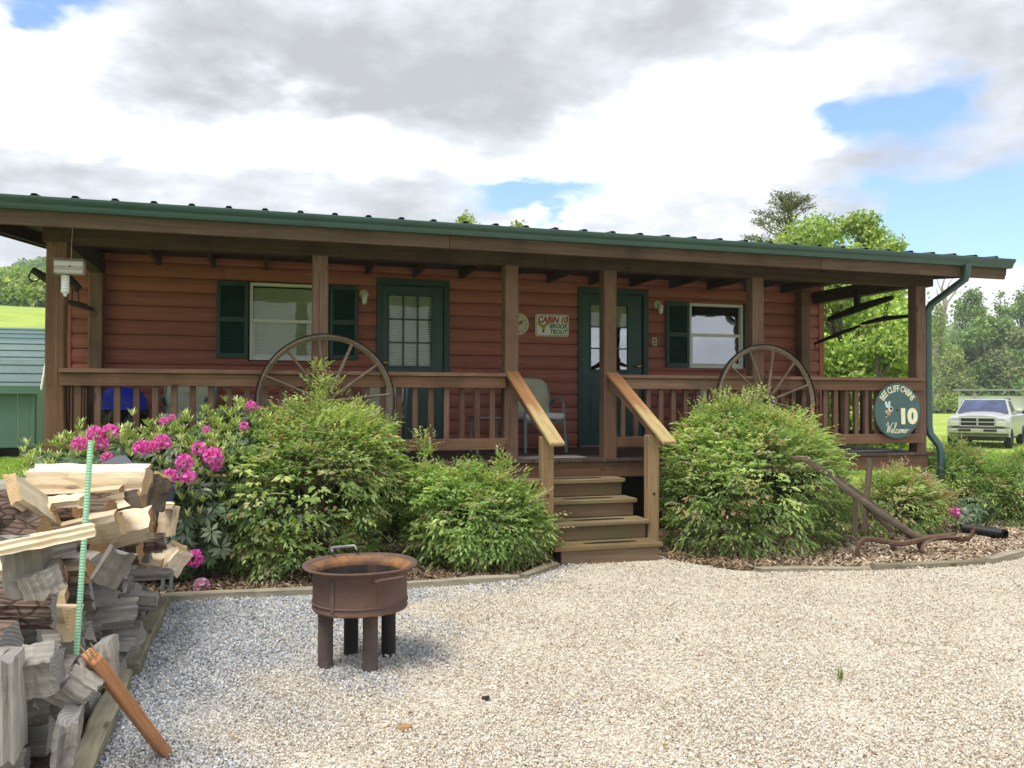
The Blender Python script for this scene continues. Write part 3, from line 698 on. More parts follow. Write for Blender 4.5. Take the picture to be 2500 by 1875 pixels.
for i in range(12): link('roof_panel', pm, cabin, (RX0-.02+pw*i, EY-.035, rz(EY-.035)+.014), (math.atan(SL), 0, 0))
bk = MB().box(RX0-.02, RX1+.02, 5.1, 10.6, 0, .02).build('back_roof', M_ROOF, cabin); bk.rotation_euler = (-math.atan(SL), 0, 0); bk.location = Vector((0, 5.1, rz(5.1)-.01)) - Matrix.Rotation(-math.atan(SL), 3, 'X') @ Vector((0, 5.1, 0))
gp = [(0, .0), (0, -.105), (-.062, -.105), (-.072, -.085), (-.078, -.06), (-.100, -.04), (-.112, -.02), (-.115, 0.0), (-.106, .004), (-.104, -.006), (-.092, -.03), (-.07, -.052), (-.062, -.09), (-.006, -.099), (-.006, 0)]
GY, GZ = EY-.034, 3.251
g = MB().extx([(y, z) for y, z in gp], 0, 11.51).build('gutter', M_GUTTER, cabin, (-5.2, GY, GZ))
MB().extx([(y, z) for y, z in gp[:8]], 0, .003).build('end_cap', M_GUTTER, g, (11.51, 0, 0))
def flat_pipe(path, w, d): return MB().tube(path, [1]*len(path), 8, True)
ds = MB()
def rect_tube(mb, path, w, d):
    rings = []
    for i, p in enumerate(path):
        p = Vector(p); dn = (Vector(path[min(i+1, len(path)-1)])-Vector(path[max(i-1, 0)])).normalized()
        x = Vector((1, 0, 0)); x = (x-dn*x.dot(dn)).normalized(); y = dn.cross(x)
        c = .25; pts = [(-1, -1+c), (-1+c, -1), (1-c, -1), (1, -1+c), (1, 1-c), (1-c, 1), (-1+c, 1), (-1, 1-c)]
        rings.append([mb.bm.verts.new(p+x*a*w/2+y*b*d/2) for a, b in pts])
    for a, b in zip(rings, rings[1:]):
        for k in range(8): mb.bm.faces.new((a[k], a[(k+1) % 8], b[(k+1) % 8], b[k]))
    mb.bm.faces.new(rings[0][::-1]); mb.bm.faces.new(rings[-1]); return mb
rect_tube(ds, [(5.62, -.56, 3.17), (5.62, -.56, 3.06), (5.62, -.53, 2.99), (5.60, -.02, 2.74), (5.595, .03, 2.66), (5.595, .035, 2.5), (5.60, .035, 1.20), (5.61, .02, 1.10), (5.66, -.07, .96), (5.67, -.09, .88), (5.67, -.09, .62), (5.665, -.08, .56)], .085, .062).build('downspout', M_GUTTER, cabin, smooth=True)

# railings
ZR = ZD + .928
def rail_run(x0, x1, y0, bal, first=.0, side=False):
    if not side:
        board('rail_cap', cabin, RAILW, x0, x1, y0-.03, y0+.105, ZR-.040, ZR, .005, 'x')
        board('top_rail', cabin, RAILW, x0, x1, y0-.002, y0+.036, ZR-.042-.118, ZR-.042, .004, 'x')
        board('bottom_rail', cabin, RAILW, x0, x1, y0-.004, y0+.036, ZD+.115, ZD+.235, .004, 'x')
        x = x0+first
        while x < x1-.03:
            board('baluster', cabin, PORCH, x, x+.056, y0+.037, y0+.075, ZD+.12, ZR-.045, .003, 'z'); x += bal
    else:
        board('rail_cap', cabin, RAILW, y0-.03, y0+.105, x0, x1, ZR-.040, ZR, .005, 'y')
        board('top_rail', cabin, RAILW, y0-.002, y0+.036, x0, x1, ZR-.16, ZR-.042, .004, 'y')
        board('bottom_rail', cabin, RAILW, y0-.004, y0+.036, x0, x1, ZD+.115, ZD+.235, .004, 'y')
        y = x0+first
        while y < x1-.03:
            board('baluster', cabin, PORCH, y0-.041, y0-.003, y, y+.056, ZD+.12, ZR-.045, .003, 'z'); y += bal
rail_run(PX[0]+.13, PX[2]-.002, -.040, .166, .12)
rail_run(PX[3]+PW+.002, PX[4]-.002, .02, .158, .07)
rail_run(PX[4]+PW+.002, 5.46, -.040, .150, .07)
rail_run(.17, WY-.22, -4.385, .15, .05, True); rail_run(.17, WY-.22, 5.44, .15, .08, True)

# stairs
for xx in (.17, 1.07): board('stair_stringer', cabin, DARKW, xx, xx+.04, -1.30, -.02, 0, .10)
TREAD = wood('tread'); RISE, RUN = .1756, .284
for k in range(4):
    y = -1.37+RUN*k; z = RISE*(k+1); dx = .03*(3-k)/3
    tr = board('stair_tread', cabin, TREAD, .105-dx, 1.17+dx*0, y, y+.300, z-.040, z, .005, 'x')
    board('stair_riser', cabin, wood('riser'), .15, 1.135, y+.025, y+.06, z-RISE+(.003 if k else 0), z-.042, .003, 'x')
    n = 20; pr_ = [(.28*math.cos(2*PI*i/n)*(1 if abs(math.cos(2*PI*i/n)) < .8 else .98), .035*math.sin(2*PI*i/n)) for i in range(n)]
    bm = bmesh.new(); bm.faces.new([bm.verts.new((a, b, .0)) for a, b in pr_]); me = bpy.data.meshes.new('grip_strip')
    r = bmesh.ops.extrude_face_region(bm, geom=bm.faces[:]); [setattr(v.co, 'z', .005) for v in r['geom'] if isinstance(v, bmesh.types.BMVert)]
    bmesh.ops.recalc_face_normals(bm, faces=bm.faces); bm.to_mesh(me); bm.free(); me.materials.append(M_BLACK); link('grip_strip', me, cabin, (.68, y+.13, z+.0005))
NEW = wood('newel')
for xx, yy in ((.045, -1.10), (1.165, -1.06)):
    board('newel_post', cabin, NEW, xx, xx+.12, yy, yy+.10, 0.0, ZD+.30, .006, 'z')
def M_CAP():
    m, t, b = mat('yellow_end_handrail'); tc = t.n('ShaderNodeTexCoord'); v = tc.outputs['Object']; sp = t.n('ShaderNodeSeparateXYZ'); t.put(sp.inputs[0], v)
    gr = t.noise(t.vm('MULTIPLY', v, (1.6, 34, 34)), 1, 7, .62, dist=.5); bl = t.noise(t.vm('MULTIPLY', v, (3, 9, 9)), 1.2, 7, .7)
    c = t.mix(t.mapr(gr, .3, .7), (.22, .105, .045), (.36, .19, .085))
    low_yellow = t.mapr(t.math('ADD', sp.outputs[0], t.math('MULTIPLY', bl, .9)), .38, .80, 0, .85, True)  # paler and yellower towards the lower end, with a blotchy edge
    c = t.mix(low_yellow, c, t.mix(t.mapr(gr, .35, .65), (.36, .275, .11), (.52, .42, .20)))
    gm = t.math('MULTIPLY', t.mapr(t.noise(t.vm('MULTIPLY', v, (2.5, 22, 22)), 1.5, 6, .7), .55, .66), low_yellow)
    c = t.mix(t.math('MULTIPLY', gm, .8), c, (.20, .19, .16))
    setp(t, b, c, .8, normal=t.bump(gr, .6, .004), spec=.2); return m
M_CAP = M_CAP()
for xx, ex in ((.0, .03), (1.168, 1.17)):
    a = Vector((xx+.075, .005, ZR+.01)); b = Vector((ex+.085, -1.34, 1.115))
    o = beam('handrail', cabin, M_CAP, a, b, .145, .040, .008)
    beam('handrail_support', cabin, RAILW, (xx+.06, -.005, ZR-.085), (ex+.06, -1.06, 1.215), .04, .10)
# bolts on the newels
for xx, yy, z in ((.105, -1.103, .62), (1.225, -1.063, .60)):
    MB().lathe([(0, 0), (.012, 0), (.012, .01), (0, .01)], 8).build('bolt_head', M_BLACK, cabin, (xx, yy+.002, z), (R(90), 0, 0))
# ------------------------------------------------------------------ things on and round the porch
def flatshape(pts, th=.002):
    bm = bmesh.new(); bm.faces.new([bm.verts.new((x, 0, z)) for x, z in pts])
    return bm
def poly_mb(mb, pts, y0, y1): return mb.prism(pts, y0, y1)
def textmesh(body, size, m, name, parent, loc, shear=0., bold=0., ext=.001, rotz=0, sx=1., extra=None):
    cu = bpy.data.curves.new(name, 'FONT'); cu.body = body; cu.size = size; cu.shear = shear; cu.offset = bold; cu.extrude = ext; cu.align_x = 'CENTER'; cu.align_y = 'CENTER'; cu.resolution_u = 3
    ob = bpy.data.objects.new(name+'_src', cu); COL.objects.link(ob); dg = bpy.context.evaluated_depsgraph_get(); me = bpy.data.meshes.new_from_object(ob.evaluated_get(dg))
    bpy.data.objects.remove(ob); me.transform(Matrix.Rotation(R(90), 4, 'X')); me.transform(Matrix.Diagonal((sx, 1, 1, 1)))
    if extra is not None: me.transform(extra)
    me.materials.clear(); me.materials.append(m); return me
def joinme(mes):
    bm = bmesh.new()
    for me in mes: bm.from_mesh(me)
    out = bpy.data.meshes.new('joined'); bm.to_mesh(out); bm.free(); out.materials.append(mes[0].materials[0]); return out
P_ = lambda n, c, r=.6: paint(n, c, r, .05, .05)
M_RED, M_GRN, M_CREAM, M_YEL = P_('sign_red', (.42, .03, .04)), P_('sign_green', (.02, .16, .10)), P_('sign_cream', (.80, .78, .60)), P_('sign_yellow', (.88, .85, .60))
M_SGN = P_('sign_white', (.82, .82, .76)); M_TEAL = paint('sign_teal_paint', (.060, .125, .125), .5, .12, .1, scale=5); M_OLV = P_('sign_olive', (.42, .38, .10)); M_WNG = P_('wing_blue', (.60, .78, .85)); M_TAN = P_('bee_tan', (.68, .50, .28))
def rrect(x0, x1, z0, z1, r, n=5):
    pts = []
    for cx, cz, a0 in ((x1-r, z1-r, 0), (x0+r, z1-r, 90), (x0+r, z0+r, 180), (x1-r, z0+r, 270)):
        for i in range(n+1): a = R(a0+90*i/n); pts.append((cx+r*math.cos(a), cz+r*math.sin(a)))
    return pts
def ell(cx, cz, a, b, rot=0, n=16): return [(cx+a*math.cos(2*PI*i/n)*math.cos(rot)-b*math.sin(2*PI*i/n)*math.sin(rot), cz+a*math.cos(2*PI*i/n)*math.sin(rot)+b*math.sin(2*PI*i/n)*math.cos(rot)) for i in range(n)]

# cabin name sign
sg = thing('wall_sign', 'white rectangular CABIN 10 BROOK TROUT sign on the log wall between the doors', 'sign', (1.272, WY-.05, 2.53))
MB().prism(rrect(-.24, .24, -.148, .148, .035), -.004, .004).build('sign_board', M_SGN, sg)
mb = MB(); o1 = rrect(-.231, .231, -.139, .139, .03); i1 = rrect(-.224, .224, -.132, .132, .026); n = len(o1)
va = [mb.bm.verts.new((x, -.0052, z)) for x, z in o1]; vb = [mb.bm.verts.new((x, -.0052, z)) for x, z in i1]
for i in range(n): mb.bm.faces.new((va[i], va[(i+1) % n], vb[(i+1) % n], vb[i]))
mb.build('border_line', P_('sign_line', (.16, .12, .10)), sg)
link('lettering', textmesh('CABIN 10', .118, M_RED, 'l', sg, None, .28, .0045, sx=.86), sg, (0.0, -.006, .072))
link('lettering', textmesh('BROOK', .088, M_GRN, 'l', sg, None, .25, .0025, sx=.84), sg, (.085, -.006, -.012))
link('lettering', textmesh('TROUT', .088, M_GRN, 'l', sg, None, .25, .0025, sx=.84), sg, (.085, -.006, -.090))
mb = MB().prism(ell(-.165, .002, .058, .022, R(-28)), -.0062, -.0042).prism(ell(-.085, .008, .055, .022, R(35)), -.0066, -.0042).prism(ell(-.125, -.025, .03, .024, 0), -.007, -.0042).prism([(-.15, -.04), (-.10, -.04), (-.113, -.075), (-.137, -.075)], -.0064, -.0042)
mb.build('emblem', M_OLV, sg); MB().prism(ell(-.128, -.082, .014, .02, .3), -.0068, -.0042).build('emblem_mark', P_('sign_dark', (.05, .05, .05)), sg)

# saw-blade sign
SX, SZ_ = 5.012, 1.398
sw = thing('saw_blade_sign', 'round toothed teal saw-blade sign reading BEE CLIFF CABINS 10 Welcome, on the right railing', 'sign', (SX, -.085, SZ_))
SRr = .345; pts = []; nt = 84
for i in range(nt):
    a = 2*PI*i/nt; pts += [(SRr*math.cos(a), SRr*math.sin(a)), ((SRr-.013)*math.cos(a+.05), (SRr-.013)*math.sin(a+.05))]
MB().prism(pts, -.004, .004).build('blade', M_TEAL, sw)
txt = 'BEE CLIFF CABINS'; wd = {'I': .55, ' ': .62, 'B': 1, 'E': .92, 'C': 1.05, 'L': .9, 'F': .9, 'A': 1.08, 'N': 1.12, 'S': .95}
tot = sum(wd[c] for c in txt); ang = R(150); span = R(120); mes = []; acc = 0
for c in txt:
    mid = ang - span*(acc+wd[c]/2)/tot; acc += wd[c]
    if c != ' ':
        mes.append(textmesh(c, .112, M_CREAM, 'l', sw, None, 0, .0022, .0015, sx=.72, extra=Matrix.Translation((.270*math.cos(mid), 0, .270*math.sin(mid))) @ Matrix.Rotation(-(mid-PI/2), 4, 'Y')))
link('lettering', joinme(mes), sw, (0, -.006, 0))
link('numeral', textmesh('10', .25, M_YEL, 'l', sw, None, 0, .014, .004, sx=1.12), sw, (.15, -.009, -.078))
WEL = [[(-.06, .70), (.0, .93), (.13, 1.0), (.16, .6), (.14, .06), (.33, .72), (.36, .05), (.52, .60), (.72, 1.0), (.86, .93)],
       [(.60, .14), (.80, .20), (.86, .36), (.74, .40), (.67, .18), (.78, .0), (.93, .10), (1.10, .45), (1.22, .88), (1.14, 1.0), (1.06, .72), (1.05, .15), (1.15, 0), (1.27, .12)],
       [(1.52, .33), (1.44, .39), (1.31, .25), (1.32, .05), (1.45, 0), (1.58, .12), (1.74, .36), (1.62, .22), (1.66, .02), (1.78, .03), (1.84, .25), (1.74, .37), (1.90, .30)],
       [(1.93, .34), (2.00, .34), (1.97, .02), (2.06, .28), (2.15, .35), (2.15, .02), (2.24, .28), (2.33, .35), (2.34, .06), (2.44, .05), (2.56, .22), (2.64, .34), (2.55, .38), (2.47, .22), (2.52, .02), (2.66, .04), (2.85, .30), (3.02, .34), (3.12, .26)]]
mb = MB()
for st in WEL:
    cp_ = [Vector((x, 0, z)) for x, z in st]; pth = []
    for i in range(len(cp_)-1):
        p0, p1, p2, p3 = cp_[max(i-1, 0)], cp_[i], cp_[i+1], cp_[min(i+2, len(cp_)-1)]
        for k in range(4):
            s = k/4; pth.append(.5*((2*p1)+(-p0+p2)*s+(2*p0-5*p1+4*p2-p3)*s*s+(-p0+3*p1-3*p2+p3)*s**3))
    pth.append(cp_[-1]); pth = [Vector(((p.x+p.z*.22-1.62)*.112, 0, (p.z-.4)*.130)) for p in pth]
    mb.tube(pth, .0036, 6)
mb.build('script_lettering', M_CREAM, sw, (.005, -.006, -.225))
mb = MB().prism(ell(-.165, .075, .018, .045, R(18)), -.0075, -.004).prism(ell(-.125, .080, .016, .042, R(-12)), -.0085, -.004)
mb.build('bee_wing', M_WNG, sw)
mb = MB().prism(ell(-.145, -.025, .042, .030, R(-25)), -.0078, -.004).prism(ell(-.092, .002, .020, .014, R(35)), -.0072, -.004).prism(ell(-.165, -.075, .010, .010), -.0072, -.004); mb.build('bee_body', M_TAN, sw)
MB().prism(ell(-.105, .022, .034, .034), -.0088, -.004).build('bee_head', P_('bee_white', (.75, .76, .70)), sw)
mb = MB().prism(ell(-.098, .024, .017, .022), -.0098, -.004)
for k in range(3): mb.prism(ell(-.128-.020*k, -.018-.012*k, .0045, .026, R(28)), -.0090, -.004)
mb.prism(ell(-.088, .078, .004, .004), -.0080, -.004); mb.build('bee_stripe', M_BLACK, sw)
mb = MB().lathe([(0, 0), (.014, 0), (.014, .004), (0, .004)], 14); mb.build('centre_hole_shadow', M_BLACK, sw, (.0, -.0045, .005), (R(90), 0, 0))  # flat black disc standing in for the shadow in the blade's centre

# thermometer dial
dl = thing('dial_thermometer', 'round cream scalloped dial half hidden behind the porch post left of the sign', 'thermometer', (.795, WY-.045, 2.535))
pts = [((.145+.006*math.cos(24*2*PI*i/96))*math.cos(2*PI*i/96), (.145+.006*math.cos(24*2*PI*i/96))*math.sin(2*PI*i/96)) for i in range(96)]
MB().prism(pts, -.008, .01).build('dial_face', P_('dial_cream', (.60, .56, .40)), dl)
mb = MB()
for i in range(12):
    a = 2*PI*i/12; mb.prism(ell(.105*math.cos(a), .105*math.sin(a), .015, .008, a+.5, 6), -.0095, -.007)
mb.prism(ell(.03, .02, .045, .02, .6, 10), -.0095, -.007); mb.build('dial_mark', P_('dial_brown', (.22, .13, .07)), dl)

# wall lamps
def wall_lamp(x, z, label):
    t_ = thing('wall_lamp', label, 'wall lamp', (x, WY-.045, z), 0, 'jelly-jar wall lamps beside the windows')
    MB().lathe([(0, 0), (.055, 0), (.06, .012), (.045, .03), (.03, .045), (0, .045)], 16).build('lamp_base', M_WHITE, t_, (0, .02, .03), (R(90), 0, 0), True)
    MB().tube([(0, -.01, .03), (0, -.06, .03), (0, -.075, 0)], .02, 8).build('lamp_arm', M_WHITE, t_, smooth=True)
    MB().lathe([(0, .0), (.036, 0), (.038, -.03), (.04, -.032)], 14).build('lamp_cap', M_WHITE, t_, (0, -.075, .01), smooth=True)
    MB().lathe([(.034, 0), (.034, -.05), (.028, -.075), (.014, -.088), (0, -.09)], 14).build('glass_jar', P_('milk_glass', (.75, .75, .68), .2), t_, (0, -.075, -.022), smooth=True)
wall_lamp(-1.26, 2.83, 'white jar lamp on the wall between the left window and its door'); wall_lamp(2.86, 2.84, 'white jar lamp on the wall left of the right window')
ob = thing('outlet_box', 'small grey outlet box on the wall beside the right door', 'outlet', (2.80, WY-.045, 2.34)); MB().prism(rrect(-.035, .035, -.06, .06, .01), -.012, .012).build('cover_plate', P_('box_grey', (.45, .42, .38)), ob)
MB().prism(ell(0, .022, .016, .016), -.017, -.011).prism(ell(0, -.024, .016, .016), -.017, -.011).build('socket', P_('box_brown', (.2, .12, .09)), ob)

# wagon wheels
WH = wood('wheel')('x')
def wagon_wheel(c, Rr, label, n=12, hub=True, a0=.1):
    t_ = thing('wagon_wheel', label, 'wagon wheel', (c[0], c[1], c[2]), 0, 'old wagon wheels fixed to the railing')
    t_.rotation_euler = (R(-4), 0, R(2))
    MB().torus((0, 0, 0), Rr-.028, .030, 'Y', 72, 4, (1.0, .95)).jitter(.0012).build('rim', WH, t_)
    MB().torus((0, 0, 0), Rr+.003, .006, 'Y', 72, 4, (.6, 4.2)).build('iron_tyre', M_IRON, t_)
    for k in range(n):
        a = a0+2*PI*k/n; d = Vector((math.cos(a), 0, math.sin(a)))
        MB().tube([d*.06, d*.14, d*.35, d*(Rr-.06), d*(Rr-.04)], [.019, .021, .0165, .0155, .019], 8, flat=(1, .85)).build('spoke', WH, t_, (random.uniform(-.003, .003), 0, 0))
    h = MB().lathe([(0, -.09), (.055, -.09), (.060, -.07), (.078, -.05), (.088, 0), (.082, .06), (.06, .075), (.056, .12), (0, .12)], 20).build('hub', WH, t_, (0, 0, 0), (R(90), 0, 0), True)
    MB().lathe([(.030, .123), (.080, .100), (.096, .075), (.098, .060), (.08, .062)], 20).build('hub_plate', M_IRON, h, smooth=True)
    MB().lathe([(0, .13), (.014, .13), (.014, .115), (0, .115)], 8).build('hub_bolt', M_STEEL, h)
wagon_wheel((-1.875, -.135, 1.50), .675, 'larger old wooden wagon wheel behind the tall bush in front of the left window', a0=.12)
wagon_wheel((3.135, -.13, 1.505), .670, 'old wooden wagon wheel with black iron hub rising behind the big right bush', a0=.33)

# ox yokes / eveners hung under the porch ends
def chainlinks(mb, a, b, r=.027, w=.0075):
    a, b = Vector(a), Vector(b); L = (b-a).length; n = max(1, int(L/(r*2.4)))
    for i in range(n):
        p = a.lerp(b, (i+.5)/n); mb.torus((0, 0, 0), 0, 0, 'Y', 3, 3) if False else None
        ax = 'Y' if i % 2 else 'X'; mb.torus(p, r, w, ax, 10, 5)
ev = thing('hanging_evener', 'black iron-bound wooden evener with two trace bars hung on chains at the right porch end', 'farm relic', (5.36, 1.05, 2.6))
def loc(p): return (p[0]-5.36, p[1]-1.05, p[2]-2.6)
MB().tube([loc((5.4, 1.72, 2.70)), loc((5.4, 1.5, 2.735)), loc((5.4, 1.07, 2.80)), loc((5.4, .65, 2.85)), loc((5.4, .42, 2.87))], [.035, .045, .058, .045, .032], 8, flat=(.6, 1)).build('evener_bar', M_IRON, ev)
MB().tube([loc((5.4, 2.02, 2.37)), loc((5.4, 1.55, 2.46)), loc((5.4, 1.06, 2.55))], [.02, .034, .02], 8).build('trace_bar', M_IRON, ev)
MB().tube([loc((5.4, 1.00, 2.575)), loc((5.4, .6, 2.61)), loc((5.4, .15, 2.60))], [.02, .036, .02], 8).build('trace_bar', M_IRON, ev)
mb = MB(); chainlinks(mb, loc((5.4, 1.60, 2.70)), loc((5.4, 1.58, 2.47))); chainlinks(mb, loc((5.4, .52, 2.84)), loc((5.4, .56, 2.63))); chainlinks(mb, loc((5.4, 2.02, 2.36)), loc((5.4, 2.02, 2.25)), .018, .004); mb.torus(loc((5.4, 1.03, 2.56)), .03, .005, 'X', 12, 5); mb.build('chain', M_IRON, ev)
MB().box(*[v for p in ((loc((5.375, 0, 0))[0], loc((5.425, 0, 0))[0]), (0.0, .09), (.18, .45)) for v in p], .004).build('hanger_block', M_IRON, ev)
yk = thing('hanging_yoke', 'dark wooden ox yoke with rings hung behind the left corner post', 'farm relic', (-4.32, .5, 2.6))
def loc2(p): return (p[0]+4.32, p[1]-.5, p[2]-2.6)
MB().tube([loc2((-4.62, .45, 2.77)), loc2((-4.50, .47, 2.69)), loc2((-4.30, .50, 2.69)), loc2((-4.22, .50, 2.60))], [.03, .045, .05, .04], 8).build('yoke_beam', M_IRON, yk)
MB().tube([loc2((-4.36, .5, 2.48)), loc2((-4.22, .5, 2.45)), loc2((-4.08, .5, 2.40))], [.02, .03, .018], 8).build('trace_bar', M_IRON, yk)
mb = MB(); mb.torus(loc2((-4.60, .45, 2.70)), .045, .007, 'Y', 16, 6); mb.tube([loc2((-4.28, .5, 2.60)), loc2((-4.28, .5, 2.46))], .006, 6); mb.tube([loc2((-4.225, .5, 2.60)), loc2((-4.22, .5, 2.45))], .006, 6); mb.torus(loc2((-4.09, .5, 2.37)), .03, .004, 'Y', 14, 5); mb.build('ring', M_IRON, yk)

# bird feeder
bf = thing('bird_feeder', 'grey wooden block feeder with an upside-down clear bottle hanging at the left corner post', 'bird feeder', (-4.14, -.30, 2.70))
MB().box(-.118, .118, -.06, .06, -.066, .055, .006).build('feeder_block', wood('grey')('x'), bf); MB().box(-.13, .125, -.07, .07, .055, .067, .003).build('feeder_lid', wood('grey')('x'), bf)
prof = [(0, -.070), (.024, -.07)]; 
for i in range(12): prof.append((.034+.0025*math.cos(i*PI), -.080-.011*i))
prof += [(.037, -.215), (.030, -.232), (.014, -.245), (.013, -.262), (0, -.262)]
def M_BOT():
    m, t, b = mat('clear_bottle'); setp(t, b, (.85, .90, .93), .15, spec=.6); b.inputs['Alpha'].default_value = .62; return m
MB().lathe(prof, 16).build('plastic_bottle', M_BOT(), bf, (-.035, 0, 0), smooth=True)
MB().tube([(0.01, 0, .065), (.015, -.02, .20), (.03, -.05, .36)], .0015, 4).build('hanging_wire', M_STEEL, bf)
MB().lathe([(0, 0), (.008, 0), (.008, .004), (0, .004)], 8).build('screw', M_BLACK, bf, (.01, -.06, 0), (R(90), 0, 0))

# patio chairs
def chair(x, y, rzz, label):
    t_ = thing('patio_chair', label, 'chair', (x, y, ZD), rzz, 'cushioned patio chairs on the porch')
    for s in (-1, 1):
        X = s*.27
        mb = MB(); rect_tube(mb, [(X, -.28, 0), (X-.012*s, -.25, .33), (X-.02*s, -.235, .60), (X-.02*s, -.21, .635)], .035, .016); mb.build('leg', M_CHAIR, t_)
        mb = MB(); rect_tube(mb, [(X-.02*s, -.235, .625), (X-.02*s, -.12, .665), (X-.02*s, .05, .66), (X-.02*s, .18, .58), (X-.02*s, .23, .42)], .04, .014); mb.build('armrest', M_CHAIR, t_)
        mb = MB(); rect_tube(mb, [(X, .30, 0), (X, .22, .40), (X, .29, .80)], .03, .016); mb.build('back_leg', M_CHAIR, t_)
    MB().box(-.26, .26, -.25, .22, .36, .385, .004).build('seat_frame', M_CHAIR, t_)
    c = MB().box(-.265, .265, -.275, .23, .395, .485, .035)
    bmesh.ops.subdivide_edges(c.bm, edges=c.bm.edges[:], cuts=2, use_grid_fill=True); c.jitter(.004)
    c.build('seat_cushion', M_CUSHW, t_, smooth=True)
    # back cushion with rounded top, two quilted panels
    mb = MB(); nx, nz = 12, 18; g = {}
    for side in (0, 1):
        for i in range(nx+1):
            for j in range(nz+1):
                u = i/nx*2-1; w = j/nz; top = .50-.08*abs(u)**3.2
                wid = .25*(1-.06*(w-.5)**2*4); px = u*wid; pz = w*top
                e = (1-abs(u)**6)*(1-abs(2*w-1)**8); puff = .055*e**.5 if e > 0 else 0
                crease = .026*math.exp(-((w-.46-.04*math.cos(u*PI))/.025)**2)
                g[side, i, j] = mb.bm.verts.new((px, (-1 if side == 0 else .45)*(puff-crease*(side == 0)), pz))
    for side in (0, 1):
        for i in range(nx):
            for j in range(nz): mb.bm.faces.new((g[side, i, j], g[side, i+1, j], g[side, i+1, j+1], g[side, i, j+1]))
    bmesh.ops.remove_doubles(mb.bm, verts=mb.bm.verts, dist=.0004)
    mb.build('back_cushion', M_CUSH, t_, (0, .175, .44), (R(-12), 0, 0), True)
chair(.80, 1.30, R(4), 'sage-backed patio chair with white seat, seen beside the steps between the handrails')
chair(-3.30, 1.35, R(-6), 'sage-backed patio chair behind the left railing, beside the blue covered grill')
chair(-1.22, 1.12, R(-28), 'patio chair with white seat behind the left wagon wheel in front of the left door')
chair(3.50, 1.35, R(20), 'sage-backed patio chair behind the right wagon wheel under the right window')
def side_table(x, y, z, w, label):
    t_ = thing('side_table', label, 'table', (x, y, ZD), 0, 'small metal side tables on the porch')
    MB().box(-w/2, w/2, -.2, .2, z-.022, z, .004).build('table_top', M_CHAIR, t_)
    for sx_ in (-1, 1):
        for sy_ in (-1, 1): MB().box(sx_*(w/2-.03)-.012, sx_*(w/2-.03)+.012, sy_*.17-.012, sy_*.17+.012, 0, z-.022).build('leg', M_CHAIR, t_)
side_table(.14, 1.25, .44, .38, 'low grey-green metal side table beside the chair at the steps')
side_table(-2.60, 1.25, .68, .42, 'taller metal side table behind the railing left of the large wagon wheel')
# covered grill
gr_ = thing('covered_grill', 'grill under a blue cover and shiny black bag behind the left railing', 'grill', (-3.93, 1.25, ZD))
mb = MB(); prof = [(.0, .77), (.12, .76), (.20, .72), (.245, .64), (.26, .56), (.265, .53)]
mb.lathe(prof, 22).jitter(.006); mb.build('blue_cover', M_BLUE, gr_, smooth=True)
mb = MB(); n = 40; rings = []
for k in range(9):
    z = .54-.50*k/8; ring = []
    for i in range(n):
        a = 2*PI*i/n; r = .245+.018*math.sin(a*7+k*.8)+.012*math.sin(a*13-k*1.7)+random.uniform(-.006, .006)-.02*k/8
        ring.append(mb.bm.verts.new((r*math.cos(a), r*math.sin(a), z)))
    rings.append(ring)
for a, b in zip(rings, rings[1:]):
    for i in range(n): mb.bm.faces.new((a[i], a[(i+1) % n], b[(i+1) % n], b[i]))
mb.build('black_bag', M_BAG, gr_, smooth=True)
MB().box(-.15, .15, -.15, .15, 0, .05, .005).build('grill_base', M_IRON, gr_)
# mats
dm = thing('door_mat', 'flat pale mat lying on the deck at the top of the steps', 'mat', (.58, .22, ZD+.001)); MB().box(-.44, .40, -.12, .25, 0, .008, .003).build('mat_pad', P_('mat_grey', (.36, .32, .31), .95), dm)
dm2 = thing('deck_mat', 'grey rubber mat with pale edge lying on the deck by the saw-blade sign', 'mat', (5.0, .55, ZD+.001)); MB().box(-.42, .30, -.30, .30, 0, .012, .003).build('mat_pad', P_('mat_dark', (.20, .21, .22), .8), dm2)
MB().box(-.42, .30, -.312, -.300, 0, .014).build('edge_strip', M_STEEL, dm2)

# ------------------------------------------------------------------ fire pit (old truck rim on pipe legs)
fp = thing('fire_pit', 'rusty round fire pit on four pipe legs standing on the gravel', 'fire pit', (-1.935, -3.68, 0))
PR = .268
prof = [(PR-.012, .335), (PR, .342), (PR+.004, .36), (PR, .375), (PR, .40), (PR+.006, .405), (PR+.006, .412), (PR, .418), (PR-.002, .66), (PR+.006, .685), (PR+.030, .703), (PR+.052, .716), (PR+.060, .728), (PR+.056, .737), (PR+.046, .738), (PR+.034, .730), (PR+.022, .7221)]
prof = [(r, .335+(z-.335)*.63) for r, z in prof]
mb = MB().lathe(prof, 72)
for v in mb.bm.verts: v.co.z += .002*math.sin(3*math.atan2(v.co.y, v.co.x))
mb.build('outer_wall', M_RUST1, fp, smooth=True)
MB().lathe([(r, .335+(z-.335)*.63) for r, z in [(PR+.022, .722), (PR+.006, .705), (PR-.012, .69), (PR-.0218, .668), (PR-.0221, .64)]], 72).build('inner_lip', M_RUST2, fp, smooth=True)
MB().lathe([(PR-.0222, .528), (PR-.024, .50), (PR-.024, .40), (PR-.05, .375), (0, .37)], 72).build('inner_wall', M_SOOT, fp, smooth=True)
MB().lathe([(0, .336), (PR-.012, .335)], 48).build('bottom_plate', M_RUST1, fp)
MB().lathe([(PR+.001, .342), (PR+.004, .348), (PR+.001, .354)], 72).build('bottom_seam', M_RUST2, fp, smooth=True)
mb = MB()
